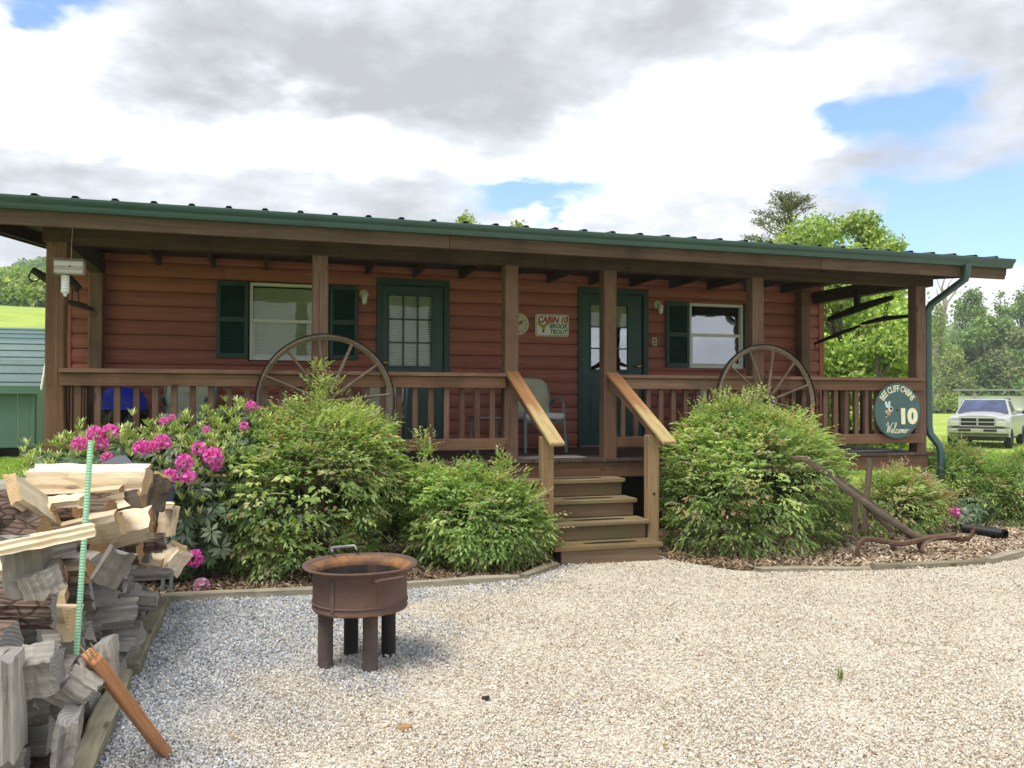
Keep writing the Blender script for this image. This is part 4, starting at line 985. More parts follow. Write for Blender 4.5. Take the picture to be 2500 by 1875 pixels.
for i in range(17): mb.sph(((PR+.001)*math.cos(R(-128))+random.uniform(-.003, .003), (PR+.001)*math.sin(R(-128)), .385+.0095*i), random.uniform(.003, .0055), 6, 4)
mb.build('weld_seam', M_SOOT, fp)
MB().box(-.012, .012, -.004, .004, -.09, .09, .003).build('riveted_strap', M_LEG, fp, ((PR+.004)*math.cos(R(-130)), (PR+.004)*math.sin(R(-130)), .45), (0, 0, R(-40)))
for (u, v, mm) in ((795, 1640, M_LEG), (905, 1650, M_LEG), (850, 1597, M_LEGD), (958, 1608, M_LEGD)):
    p = aZ(u, v-6); p = Vector((p.x+1.935, p.y+3.68, 0)); p.y += .025
    q = Vector((p.x, p.y))
    if q.length > PR-.045: q = q.normalized()*(PR-.045)
    MB().lathe([(0, 0), (.043, 0), (.043, .336), (.0, .336)], 20).build('pipe_leg', mm, fp, (q.x, q.y, 0), smooth=True)
def handle(ang, dz, out=.05, half=.10):
    c, s = math.cos(ang), math.sin(ang); rr = PR+.008
    def P(o, l, z): return Vector((c*(rr+o)-s*l, s*(rr+o)+c*l, z))
    MB().tube([P(-.004, -half, dz-.015), P(out*.8, -half, dz), P(out, -half*.9, dz+.004), P(out, half*.9, dz+.004), P(out*.8, half, dz), P(-.004, half, dz-.015)], .009, 8).build('handle', M_RUST1 if ang < 0 else M_STEEL, fp, smooth=True)
handle(R(-66), .545, .055, .085); handle(R(103), .625, .05, .075)

# ------------------------------------------------------------------ plough
pl = thing('walking_plough', 'old wooden-handled rusty walking cultivator standing in the right bed', 'plough', (3.2, -1.75, 0))
def q(u, v, y=-1.8): p = aY(u, v, y); return (p.x-3.2, p.y+1.75, max(p.z, .005))
OK_ = wood('oak')('x')
def smoothpath(pts, k=5):
    cp_ = [Vector(p) for p in pts]; out = []
    for i in range(len(cp_)-1):
        p0, p1, p2, p3 = cp_[max(i-1, 0)], cp_[i], cp_[i+1], cp_[min(i+2, len(cp_)-1)]
        for j in range(k):
            s = j/k; out.append(.5*((2*p1)+(-p0+p2)*s+(2*p0-5*p1+4*p2-p3)*s*s+(-p0+3*p1-3*p2+p3)*s**3))
    return out+[cp_[-1]]
p = smoothpath([q(1938, 1118), q(1965, 1122), q(2010, 1152), q(2090, 1212), q(2170, 1268), q(2258, 1322)])
MB().tube(p, [.016+.019*min(1, i/8) for i in range(len(p))], 8, flat=(.55, 1)).build('handle', OK_, pl)
p = smoothpath([q(1968, 1125, -1.45), q(2000, 1135, -1.45), q(2060, 1180, -1.47), q(2140, 1240, -1.55), q(2230, 1310, -1.7)])
MB().tube(p, [.017+.018*min(1, i/8) for i in range(len(p))], 8, flat=(.55, 1)).build('handle', OK_, pl)
for pa, pb, w in ((q(2124, 1120, -1.62), q(2110, 1300, -1.68), .055), (q(2090, 1215), q(2086, 1300, -1.75), .05)):
    o = beam('upright', pl, wood('oak'), pa, pb, w, .028)
beam('brace', pl, wood('oak'), q(2108, 1228, -1.72), q(2180, 1298, -1.70), .02, .05)
MB().tube([q(2100, 1240), q(2120, 1280), q(2150, 1304), q(2185, 1302)], .007, 6).build('brace_rod', M_PLOW, pl)
p = smoothpath([q(2096, 1370, -1.85), q(2093, 1340, -1.85), q(2110, 1318, -1.85), q(2150, 1320, -1.85), q(2200, 1328, -1.85), q(2250, 1318, -1.85), q(2310, 1312, -1.85), q(2340, 1316, -1.85), q(2368, 1312, -1.85), q(2376, 1292, -1.85), q(2370, 1284, -1.85)], 6)
MB().tube(p, [.012+.005*math.sin(i*.9) if False else .021 for i in range(len(p))], 6, flat=(1.25, .6)).jitter(.0012).build('tine_frame', M_PLOW, pl)
for pts in ([q(2262, 1368, -1.9), q(2252, 1345, -1.9), q(2260, 1325, -1.88), q(2290, 1315, -1.86), q(2340, 1312, -1.86)], [q(2255, 1350, -1.72), q(2245, 1335, -1.74), q(2244, 1312, -1.76)], [q(2180, 1345, -1.65), q(2178, 1310, -1.68)]):
    p = smoothpath(pts, 5); MB().tube(p, .023, 6, flat=(1.3, .55)).build('tine', M_PLOW, pl)
MB().tube([q(2090, 1312, -1.55), q(2160, 1318, -1.6), q(2250, 1310, -1.7), q(2330, 1303, -1.75)], .022, 6, flat=(1, .5)).build('frame_bar', M_PLOW, pl)
mb = MB()
for u, v in ((2130, 1318), (2165, 1325), (2225, 1322), (2300, 1314), (2355, 1312)):
    c = q(u, v, -1.875); mb.sph(c, .008, 6, 4)
mb.build('bolt', M_BLACK, pl)

# drain pipe
dp = thing('drain_pipe', 'black corrugated drain pipe lying in the mulch under the far right bush', 'pipe', (5.45, -1.0, .075))
prof = []; n = 34
for i in range(n): prof.append((.052+.005*(1 if i % 2 else -1), i*.0145))
mb = MB().lathe(prof, 20); mb.lathe([(.044, 0), (.044, n*.0145), (.052, n*.0145)], 20)
a_ = aZ(2365, 1290, .08); b_ = aZ(2455, 1306, .07); dv = (Vector((b_.x, b_.y, 0))-Vector((a_.x, a_.y, 0)))
o = mb.build('corrugated_tube', M_BLACK, dp, (0, 0, 0), smooth=True); dp.location = (b_.x-dv.normalized().x*.49, b_.y-dv.normalized().y*.49, .075)
dp.rotation_euler = dv.to_track_quat('Z', 'Y').to_euler()
# ------------------------------------------------------------------ woodpile
M_FRESH, M_GREYW = wood('fresh')('x'), wood('grey')('x')
def M_END(name, a, b_, r):
    m, t, b = mat(name); tc = t.n('ShaderNodeTexCoord'); v = tc.outputs['Object']
    n = t.noise(v, 18, 6, .7); sp = t.n('ShaderNodeSeparateXYZ'); t.put(sp.inputs[0], v)
    wv = t.n('ShaderNodeTexWave', wave_type='RINGS', rings_direction='X'); t.put(wv.inputs['Vector'], t.vm('ADD', v, (0, .06, .08))); wv.inputs['Scale'].default_value = 22; wv.inputs['Distortion'].default_value = 2.5; wv.inputs['Detail'].default_value = 3
    c = t.mix(n, a, b_); c = t.mix(t.math('MULTIPLY', wv.outputs['Fac'], r), c, tuple(x*.55 for x in a))
    setp(t, b, c, .9, normal=t.bump(t.math('ADD', n, t.math('MULTIPLY', wv.outputs['Fac'], .4)), .5, .005), spec=.1); return m
M_ENDF = M_END('fresh_cut_end', (.50, .34, .18), (.66, .50, .31), .35); M_ENDG = M_END('weathered_end', (.20, .19, .175), (.40, .385, .36), .45)
M_ORW = M_END('raw_brown_split', (.30, .17, .08), (.46, .29, .15), .2)
def section(shape, s):
    if shape == 'wedge':
        k = 5; A = R(random.uniform(55, 80)); pts = [(0, -.5*s)]+[(s*1.02*math.sin(-A/2+A*i/k), -.5*s+s*1.02*math.cos(-A/2+A*i/k)) for i in range(k+1)]; bark = set(range(1, k+1))
    elif shape == 'half':
        k = 6; pts = [(s*.62*math.cos(PI*i/k), s*.55*math.sin(PI*i/k)-.2*s) for i in range(k+1)]; bark = set(range(0, k))
    elif shape == 'round':
        k = 12; pts = [(s*.5*math.cos(2*PI*i/k), s*.5*math.sin(2*PI*i/k)) for i in range(k)]; bark = set(range(k))
    elif shape == 'slab': pts = [(-.55*s, -.16*s), (.55*s, -.18*s), (.5*s, .16*s), (-.5*s, .19*s)]; bark = set()
    else:
        pts = [(-.5*s, -.42*s), (.42*s, -.5*s), (.55*s, .1*s), (.2*s, .48*s), (-.46*s, .36*s)]; bark = {2} if random.random() < .5 else set()
    return pts, bark
def firewood(a, b, s, shape, kind, label, roll=None, group='split logs in the woodpile'):
    a, b = Vector(a), Vector(b); L = (b-a).length; pts, bark = section(shape, s); n = len(pts); seg = 7; hasbark = shape == 'round' or random.random() < .28
    if n < 9:
        np_, nb = [], set()
        for i in range(n):
            a0, a1 = Vector(pts[i]), Vector(pts[(i+1) % n]); kk = 4 if (a1-a0).length > .3*s else 1
            for j in range(kk):
                q_ = a0.lerp(a1, j/kk)*(1 if j == 0 else 1+random.uniform(-.17, .07)); 
                if i in bark: nb.add(len(np_))
                np_.append((q_.x, q_.y))
        pts, bark, n = np_, nb, len(np_)
    roll = random.uniform(0, 6.28) if roll is None else roll; cr, sr = math.cos(roll), math.sin(roll)
    mb = MB(); rings = []; ph = [random.uniform(0, 6) for _ in range(n)]; sk = random.uniform(-.25, .25)*s; ts = random.uniform(-.12, .12)
    for k in range(seg+1):
        x = -L/2+L*k/seg; tp = 1+random.uniform(-.04, .04); ring = []
        for i, (y, z) in enumerate(pts):
            jy = s*.014*math.sin(k*.6+ph[i])+random.uniform(-.020, .020)*s; c2, s2 = math.cos(ts*k/seg), math.sin(ts*k/seg)
            y2, z2 = y*tp+jy, z*tp+jy*.7; y2, z2 = y2*c2-z2*s2, y2*s2+z2*c2
            xx = x + (sk*z/s if k in (0, seg) else 0) + (random.uniform(-.012, .012) if k in (0, seg) else 0)
            ring.append(mb.bm.verts.new((xx, y2*cr-z2*sr, y2*sr+z2*cr)))
        rings.append(ring)
    mi = {'fresh': (M_FRESH, M_ENDF), 'grey': (M_GREYW, M_ENDG), 'brown': (wood('oak')('x'), M_ORW), 'orange': (M_FRESH, M_ORW)}[kind]
    for r1, r2 in zip(rings, rings[1:]):
        for i in range(n):
            f = mb.bm.faces.new((r1[i], r1[(i+1) % n], r2[(i+1) % n], r2[i])); f.material_index = 2 if (i in bark and hasbark) else 0
    for r in (rings[0][::-1], rings[-1]): f = mb.bm.faces.new(r); f.material_index = 1
    me = mb.me('firewood_log'); me.materials.append(mi[0]); me.materials.append(mi[1]); me.materials.append(M_LOGBARK)
    o = link('firewood_log', me, None, (a+b)/2); o.rotation_mode = 'QUATERNION'; o.rotation_quaternion = (b-a).to_track_quat('X', 'Z')
    return tag(o, label, 'firewood', group)
def fwp(u0, v0, u1, v1, y, s, shape, kind, label, roll=None, y1=None):
    return firewood(aY(u0, v0, y), aY(u1, v1, y if y1 is None else y1), s, shape, kind, label, roll)
random.seed(21)
ordn = ['bottom', 'second', 'third', 'fourth', 'fifth', 'sixth', 'seventh', 'eighth']; cold = ['at its near end']+[x+' from near end' for x in ('second', 'third', 'fourth', 'fifth', 'sixth', 'seventh', 'eighth', 'ninth', 'tenth', 'eleventh', 'twelfth', 'thirteenth', 'fourteenth')]+['at its far end']
shn = {'wedge': 'wedge-shaped', 'half': 'half-round', 'chunk': 'blocky', 'slab': 'flat', 'round': 'round'}
for ci in range(15):
    y0 = -4.96+.208*ci
    for ri in range(8):
        if ri > [4, 5, 5, 6, 7, 7, 7, 7, 7, 7, 7, 7, 7, 6, 6][ci]: continue
        z = .08+.119*ri; sh = random.choice(['wedge', 'wedge', 'chunk', 'chunk', 'half']); s = random.uniform(.105, .175)
        kd = 'grey' if (ri < 4 and random.random() < .85) or random.random() < .4 or ci < 3 else random.choice(['brown', 'fresh', 'brown', 'orange'])
        xr = -3.28+random.uniform(-.10, .10)-(.05 if ri < 2 else 0)-.02*ri+(.07 if ci > 6 else 0); L = random.uniform(.46, .62); yw = random.uniform(-.13, .13); tl = random.uniform(-.04, .04)
        kw = {'grey': 'weathered grey', 'brown': 'dark brown', 'fresh': 'pale fresh', 'orange': 'brown-ended pale'}[kd]
        yy = y0+random.uniform(-.04, .04)+(.14 if ri % 2 else 0)
        lb = f"{kw} {shn[sh]} log, {ordn[ri]} layer of woodpile, {cold[ci]}"
        firewood((xr-L, yy-yw, z+tl), (xr, yy+yw, z-tl), s, sh, kd, lb)
    # left half of the stack behind
for ci in range(9):
    for ri in range(5):
        if ci == 0 and ri > 3: continue
        z = .11+.18*ri; xr = -3.86+random.uniform(-.05, .05); yy = -4.85+.36*ci
        firewood((xr-.5, yy, z), (xr, yy, z), .22, 'chunk', 'grey', f"grey block in left row of woodpile, {ordn[ri]} layer, {cold[ci]}")
fwp(78, 1172, 360, 1170, -2.75, .19, 'chunk', 'fresh', 'long pale fresh-split log lying on top of the woodpile', R(8), -2.85)
fwp(-70, 1262, 52, 1252, -4.1, .235, 'round', 'fresh', 'thick log with scaly dark bark at the left edge on top of the pile', 0, -4.0)
fwp(30, 1190, 112, 1248, -4.15, .15, 'slab', 'fresh', 'pale slab tilted down over the barked log', R(60), -3.9)
fwp(112, 1232, 204, 1222, -3.6, .14, 'slab', 'fresh', 'short tan slab lying behind the tilted slab on the pile', R(15))
fwp(140, 1262, 292, 1222, -3.35, .22, 'slab', 'fresh', 'bright flat slab lying level on the pile below the long log', R(-8), -3.2)
fwp(-10, 1342, 222, 1292, -4.95, .13, 'slab', 'fresh', 'long pale board laid across the near top of the pile', R(-4), -4.85)
fwp(235, 1250, 350, 1222, -2.9, .14, 'wedge', 'brown', 'twisted dark barked split under the long pale log', 1.0)
fwp(130, 1300, 285, 1268, -3.7, .17, 'wedge', 'orange', 'brown split log under the bright slab', 2.2)
fwp(230, 1312, 372, 1282, -3.1, .20, 'wedge', 'orange', 'tan split log with rough bark end at the right of the pile top', .4)
fwp(370, 1238, 394, 1160, -2.5, .16, 'chunk', 'brown', 'upright dark split leaning at the right end of the pile', .3)
fwp(404, 1305, 415, 1236, -2.15, .13, 'slab', 'fresh', 'narrow pale split standing at the far right of the pile', .9)
fwp(400, 1390, 440, 1335, -2.1, .17, 'chunk', 'fresh', 'fresh tan chunk tipped out at the right face of the pile', .7)
fwp(290, 1404, 418, 1400, -2.7, .13, 'slab', 'grey', 'light grey board jutting out level from the right face', .1)
fwp(300, 1325, 405, 1322, -2.4, .12, 'round', 'grey', 'thin grey round branch lying at mid height on the right face', 0)
fwp(315, 1372, 395, 1378, -2.3, .17, 'half', 'orange', 'brown hollow half log under the grey branch', 3.4)
fwp(392, 1232, 424, 1234, -2.2, .09, 'slab', 'fresh', 'small orange-tan offcut on the far right top', 0)
for i, (u0, v0, u1, v1, y, s, sh, kd, lb) in enumerate([
    (70, 1452, 60, 1310, -4.85, .17, 'wedge', 'grey', 'pale grey wedge standing on end near the board'),
    (120, 1440, 100, 1385, -4.9, .14, 'chunk', 'grey', 'small grey block standing at the near upper face'),
    (28, 1840, 22, 1600, -5.3, .16, 'slab', 'grey', 'broad grey plank standing upright at the left bottom corner'),
    (60, 1632, 142, 1625, -5.15, .17, 'chunk', 'grey', 'bright weathered block with white edge in the lower near face'),
    (160, 1850, 172, 1745, -5.2, .21, 'slab', 'grey', 'square-sawn grey block standing at the foot of the near face'),
    (268, 1665, 258, 1562, -4.9, .16, 'slab', 'grey', 'grained grey slab standing upright behind the orange plank'),
    (240, 1420, 290, 1340, -4.3, .13, 'wedge', 'grey', 'grey wedge pointing down at the middle of the pile'),
    (165, 1650, 225, 1690, -5.05, .15, 'half', 'grey', 'grey half log with curved edge low in the near face'),
    (300, 1460, 385, 1466, -2.9, .19, 'half', 'grey', 'dark grey half log near the foot of the right face')]):
    fwp(u0, v0, u1, v1, y, s, sh, kd, lb, (.2, .9, R(0), .3, R(5), R(4), 2.3, 1.0, 3.1)[i])

pk = thing('leaning_plank', 'orange-brown broken plank leaning from the woodpile down onto the gravel', 'plank', (-2.9, -4.7, 0))
a_ = aY(222, 1600, -5.08); b_ = aZ(398, 1832, .03); a_ -= Vector((-2.9, -4.7, 0)); b_ -= Vector((-2.9, -4.7, 0))
beam('plank_board', pk, wood('plank'), a_, b_, .085, .045, .006, R(25))
mb = MB()
for i in range(14): o_ = Vector((random.uniform(-.03, .03), random.uniform(-.03, .03), random.uniform(-.02, .02))); mb.tube([a_+o_*.8, a_+o_-(b_-a_).normalized()*random.uniform(.02, .06)], [.005, .001], 4)
mb.build('splintered_end', M_ENDF, pk)
rd = thing('ribbed_stake', 'mint-green ribbed rod standing up through the near face of the woodpile', 'stake', (-3.5, -4.9, 0))
a_ = aY(222, 1076, -4.40); b_ = aY(186, 1600, -4.56); base = Vector((-3.5, -4.9, 0)); n = 70; dvv = (a_-b_)
pts, rad = [], []
for i in range(n*3):
    p = b_.lerp(a_, i/(n*3-1)); pts.append(p-base); rad.append(.0125 if i % 3 else .0108)
MB().tube(pts, rad, 10).build('rod', M_STAKE, rd)
# navy cart behind the pile
ct = thing('garden_cart', 'navy plastic cart tipped up behind the woodpile in front of the pink flowers, teal legs', 'cart', (-3.5, -1.55, 0))
def cpt(u, v, y): p = aY(u, v, y); return Vector((p.x+3.5, p.y+1.55, p.z))
bm = bmesh.new(); top = [cpt(226, 1139, -1.55), cpt(290, 1117, -1.50), cpt(308, 1117, -1.50), cpt(336, 1140, -1.55), cpt(428, 1186, -1.6), cpt(420, 1260, -1.55), cpt(300, 1240, -1.5), cpt(200, 1230, -1.5)]
vs = [bm.verts.new(p) for p in top]; f = bm.faces.new(vs); bmesh.ops.triangulate(bm, faces=[f]); me = bpy.data.meshes.new('cart_tray'); bm.to_mesh(me); bm.free(); me.materials.append(M_NAVY)
o = link('cart_tray', me, ct); sd = o.modifiers.new('thickness', 'SOLIDIFY'); sd.thickness = .03
for u in (404, 424): MB().tube([cpt(u, 1240, -1.6), cpt(u-2, 1380, -1.62), cpt(u-8, 1445, -1.66)], .014, 8).build('leg', M_CHAIR, ct)

# ------------------------------------------------------------------ shrubs
def lump_points(lumps, n, rmin=.8, rmax=1.03, up=-.35):
    ar = np.array([l[3]*l[4]+l[4]*l[5]+l[3]*l[5] for l in lumps]); idx = RNG.choice(len(lumps), n, p=ar/ar.sum())
    Lm = np.array(lumps)[idx]; d = norm(RNG.normal(size=(n, 3))); d = np.where((d[:, 2:3] < up) & (RNG.random((n, 1)) < .7), -d, d)
    r = RNG.uniform(rmin, rmax, (n, 1)) + .10*np.sin(d[:, :1]*8+idx[:, None])*np.sin(d[:, 2:]*7+idx[:, None]*2) + .06*np.sin(d[:, 1:2]*15+d[:, 2:]*11) + np.where(RNG.random((n, 1)) < .05, RNG.uniform(.05, .28, (n, 1)), 0)
    P = Lm[:, :3]+d*Lm[:, 3:]*r; N_ = norm(d/Lm[:, 3:])
    keep = P[:, 2] > .03
    for l in lumps:
        q_ = (P-np.array(l[:3]))/np.array(l[3:]); keep &= ~(np.linalg.norm(q_, axis=1) < .72)
    return P[keep], N_[keep]
def sprays(P, d, cols, nl=11, Ls=.20, leaf=.052, droop=.5, wide=.37, spread=.8, face=None):
    """compound leaves: nl pointed leaflets set along a drooping stalk"""
    n = len(P); d = norm(d); Z_ = np.tile([0, 0, 1.], (n, 1)); S = norm(np.cross(d, Z_)+1e-4); U = norm(np.cross(S, d))
    if face is not None: U = norm(face*1.0+U*.35+np.array([0, 0, .25]))
    out = []; oc = []
    ln = Ls*RNG.uniform(.7, 1.25, n)[:, None]; lf = leaf*RNG.uniform(.62, 1.35, n)
    for i in range(nl):
        t_ = 1. if i == nl-1 else .28+.66*(i//2)/max(1, (nl-1)//2); sd = 0 if i == nl-1 else (1 if i % 2 else -1)
        jit = RNG.normal(0, .13, (n, 3)); base = P + d*ln*t_ - np.array([0, 0, 1.])*ln*droop*t_*t_*.55 + S*ln*sd*.07
        dl = norm(d*(.75) + S*sd*spread*(1.15-t_*.4) + np.array([0, 0, -1.])*(droop*t_*.9+.12) + jit)
        off = S*sd*ln*RNG.uniform(.0, .16, (n, 1)); nn = norm(U+RNG.normal(0, .28, (n, 3)))
        out.append(leafquads(base+off, dl, nn, lf*RNG.uniform(.75, 1.2, n), lf*wide, .20, .10, .42)); oc.append(cols*RNG.uniform(.82, 1.2, (n, 1)))
    return np.concatenate(out), np.concatenate(oc)
NAN = dict(dark=(.18, .27, .10), mid=(.29, .43, .14), bright=(.41, .55, .19), lime=(.58, .63, .25), rust=(.55, .38, .22), pinkish=(.53, .49, .31))
def pick(n, w):
    k = list(w); p = np.array([w[x] for x in k], float); return np.array([NAN[x] for x in k])[RNG.choice(len(k), n, p=p/p.sum())]
def stems(mbs, base, lumps, n, m, parent, top=.8):
    mb = MB()
    for i in range(n):
        l = random.choice(lumps); tx = l[0]+random.uniform(-.6, .6)*l[3]; ty = l[1]+random.uniform(-.6, .6)*l[4]; tz = l[2]+random.uniform(0, top)*l[5]
        bx_ = base[0]+random.uniform(-.18, .18); by_ = base[1]+random.uniform(-.15, .15)
        mb.tube([(bx_, by_, 0), (bx_*.6+tx*.4, by_*.6+ty*.4, tz*.45), (tx, ty, tz)], [.012, .009, .004], 5)
    return mb.build('stem', m, parent)
M_STEM = paint('shrub_stem', (.09, .065, .045), .9, .2, .3)
def nandina(name, label, base, lumps, n, w, wtop, shoots=(), leaf=.050, nparts=60, group='bushy shrubs planted along the porch', zmid=.6, twig=.0):
    t_ = thing(name, label, 'shrub', (base[0], base[1], 0), 0, group); lo = [(l[0]-base[0], l[1]-base[1], *l[2:]) for l in lumps]
    V, C_ = [], []
    lo2 = lo+[(l[0]*.95, l[1]*1.0, .22, l[3]*.85, l[4]*.85, .24) for l in lo if l[2] < .8]; P, N_ = lump_points(lo2, int(n*2.6)); nz = N_[:, 2:]
    d = norm(N_*1.0+np.array([0, 0, .25])+RNG.normal(0, .35, (len(P), 3)))
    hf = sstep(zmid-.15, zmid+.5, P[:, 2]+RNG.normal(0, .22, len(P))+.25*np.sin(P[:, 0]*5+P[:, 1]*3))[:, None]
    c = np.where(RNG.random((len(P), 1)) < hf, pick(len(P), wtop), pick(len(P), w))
    pat = (.95+.16*np.sin(P[:, :1]*4.3+1+P[:, 2:3]*3.1))
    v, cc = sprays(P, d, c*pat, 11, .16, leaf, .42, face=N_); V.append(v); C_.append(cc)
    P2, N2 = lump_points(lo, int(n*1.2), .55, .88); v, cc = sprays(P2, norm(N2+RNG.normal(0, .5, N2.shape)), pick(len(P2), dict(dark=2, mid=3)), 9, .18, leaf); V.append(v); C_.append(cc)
    for (sx_, sy_, sz_, h, r, k) in shoots:      # upright flowering shoots
        sp_ = np.stack([RNG.normal(sx_-base[0], r, k), RNG.normal(sy_-base[1], r, k), sz_+h*RNG.uniform(0, 1, k)**1.2], 1)
        sp_[:, :2] = (sp_[:, :2]-np.array([sx_-base[0], sy_-base[1]]))*(1.1-(sp_[:, 2:]-sz_)/h*.9)+np.array([sx_-base[0], sy_-base[1]])
        v, cc = sprays(sp_, norm(RNG.normal(0, .6, (k, 3))+np.array([0, 0, 1.0])), pick(k, wtop), 9, .13, leaf*.72, .15); V.append(v); C_.append(cc)
    me = quads_mesh('foliage', np.concatenate(V), M_LEAF, np.concatenate(C_)); tag(link('foliage', me, t_), kind='stuff')
    stems(None, (0, 0), lo, 16, M_STEM, t_)
    # single leaf sprays that stand out on the near side
    P3, N3 = lump_points(lo, nparts*6, .98, 1.07); k = (N3[:, 1] < -.15); P3, N3 = P3[k][:nparts], N3[k][:nparts]
    for i in range(len(P3)):
        o = link('leaf_spray', SPRAYS[RNG.integers(0, len(SPRAYS))], t_, P3[i]); o.rotation_mode = 'QUATERNION'
        o.rotation_quaternion = Vector(N3[i]+RNG.normal(0, .3, 3)+np.array([0, 0, .1])).to_track_quat('X', 'Z'); o.scale = [leaf/.052*random.uniform(.85, 1.15)]*3
    return t_
SPRAYS = []
for i in range(10):
    c = np.array([NAN[['bright', 'lime', 'mid', 'bright', 'rust', 'lime', 'mid', 'pinkish', 'bright', 'dark'][i]]])
    v, cc = sprays(np.zeros((1, 3)), np.array([[1., 0, .05]]), c, 11, .20, .055, .5); me = quads_mesh('leaf_spray', v, M_LEAF, cc); bm = bmesh.new(); bm.from_mesh(me); bm.verts.ensure_lookup_table()
    bs = sorted([bm.verts[4*k] for k in range(len(v))], key=lambda q_: q_.co.x)          # a stalk ties the leaflets together
    for p0, p1 in zip(bs, bs[1:]): bm.faces.new((p0, p1, bm.verts.new((p0.co+p1.co)/2+Vector((0, 0, -.002)))))
    bm.to_mesh(me); bm.free(); SPRAYS.append(me)
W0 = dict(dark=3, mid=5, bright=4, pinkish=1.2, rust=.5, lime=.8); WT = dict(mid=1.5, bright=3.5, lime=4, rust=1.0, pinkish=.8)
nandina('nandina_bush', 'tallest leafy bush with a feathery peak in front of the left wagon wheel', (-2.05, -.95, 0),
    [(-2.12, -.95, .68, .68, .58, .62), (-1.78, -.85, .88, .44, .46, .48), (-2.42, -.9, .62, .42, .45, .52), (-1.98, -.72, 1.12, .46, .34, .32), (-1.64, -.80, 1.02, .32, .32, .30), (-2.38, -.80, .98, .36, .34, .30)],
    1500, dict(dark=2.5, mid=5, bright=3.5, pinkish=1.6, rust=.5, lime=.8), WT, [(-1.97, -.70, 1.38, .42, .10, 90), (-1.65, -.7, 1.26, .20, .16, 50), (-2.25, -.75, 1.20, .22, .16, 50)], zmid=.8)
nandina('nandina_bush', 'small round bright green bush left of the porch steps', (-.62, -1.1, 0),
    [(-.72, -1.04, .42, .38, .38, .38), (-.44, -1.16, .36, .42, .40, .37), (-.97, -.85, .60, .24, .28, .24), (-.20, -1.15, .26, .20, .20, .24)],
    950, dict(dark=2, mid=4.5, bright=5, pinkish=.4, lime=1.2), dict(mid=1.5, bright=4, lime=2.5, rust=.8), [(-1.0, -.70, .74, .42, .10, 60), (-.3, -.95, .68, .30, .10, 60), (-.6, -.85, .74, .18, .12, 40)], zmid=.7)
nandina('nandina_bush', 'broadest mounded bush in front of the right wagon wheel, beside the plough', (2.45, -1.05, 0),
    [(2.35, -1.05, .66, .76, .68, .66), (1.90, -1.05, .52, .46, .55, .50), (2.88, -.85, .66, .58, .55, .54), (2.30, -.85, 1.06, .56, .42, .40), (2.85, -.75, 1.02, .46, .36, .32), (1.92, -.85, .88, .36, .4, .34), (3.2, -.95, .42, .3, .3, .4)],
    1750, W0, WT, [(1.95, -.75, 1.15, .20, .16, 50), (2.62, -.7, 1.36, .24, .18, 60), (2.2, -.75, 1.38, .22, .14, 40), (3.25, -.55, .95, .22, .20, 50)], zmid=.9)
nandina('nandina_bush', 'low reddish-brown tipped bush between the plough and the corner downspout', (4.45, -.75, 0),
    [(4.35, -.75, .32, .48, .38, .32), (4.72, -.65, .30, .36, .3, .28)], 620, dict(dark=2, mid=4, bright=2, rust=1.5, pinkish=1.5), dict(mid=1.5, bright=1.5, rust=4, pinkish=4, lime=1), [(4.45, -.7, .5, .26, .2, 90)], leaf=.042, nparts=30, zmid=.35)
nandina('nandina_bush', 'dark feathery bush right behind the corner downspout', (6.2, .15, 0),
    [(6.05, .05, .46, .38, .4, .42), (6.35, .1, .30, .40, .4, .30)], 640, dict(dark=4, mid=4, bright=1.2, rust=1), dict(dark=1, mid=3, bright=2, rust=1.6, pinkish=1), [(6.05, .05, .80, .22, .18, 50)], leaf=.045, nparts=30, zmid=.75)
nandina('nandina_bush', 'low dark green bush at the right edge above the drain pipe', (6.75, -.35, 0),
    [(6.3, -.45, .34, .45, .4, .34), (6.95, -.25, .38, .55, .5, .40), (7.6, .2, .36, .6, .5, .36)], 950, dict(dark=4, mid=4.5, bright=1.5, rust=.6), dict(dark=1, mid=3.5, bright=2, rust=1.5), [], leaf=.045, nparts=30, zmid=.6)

# rhododendron
def whorls(P, d, nleaf, L, Wd, cols, cone, droop):
    n = len(P); d = norm(d); A = norm(np.cross(d, np.tile([.3, .9, .1], (n, 1)))); B = np.cross(d, A); out = []; oc = []
    ph = RNG.uniform(0, 6.28, n)
    for i in range(nleaf):
        a = ph+2*PI*i/nleaf+RNG.normal(0, .15, n); rad = A*np.cos(a)[:, None]+B*np.sin(a)[:, None]; el_ = RNG.normal(cone, .14, (n, 1))
        dl = norm(rad*np.cos(el_)+d*np.sin(el_)-np.array([0, 0, 1.])*droop); out.append(leafquads(P+rad*.006, dl, d, L*RNG.uniform(.75, 1.15, n), Wd*RNG.uniform(.85, 1.1, n), .12, .12, .5)); oc.append(cols*RNG.uniform(.8, 1.2, (n, 1)))
    return np.concatenate(out), np.concatenate(oc)
M_PINK = leafmat('rhododendron_petal', .35, .6, .15)
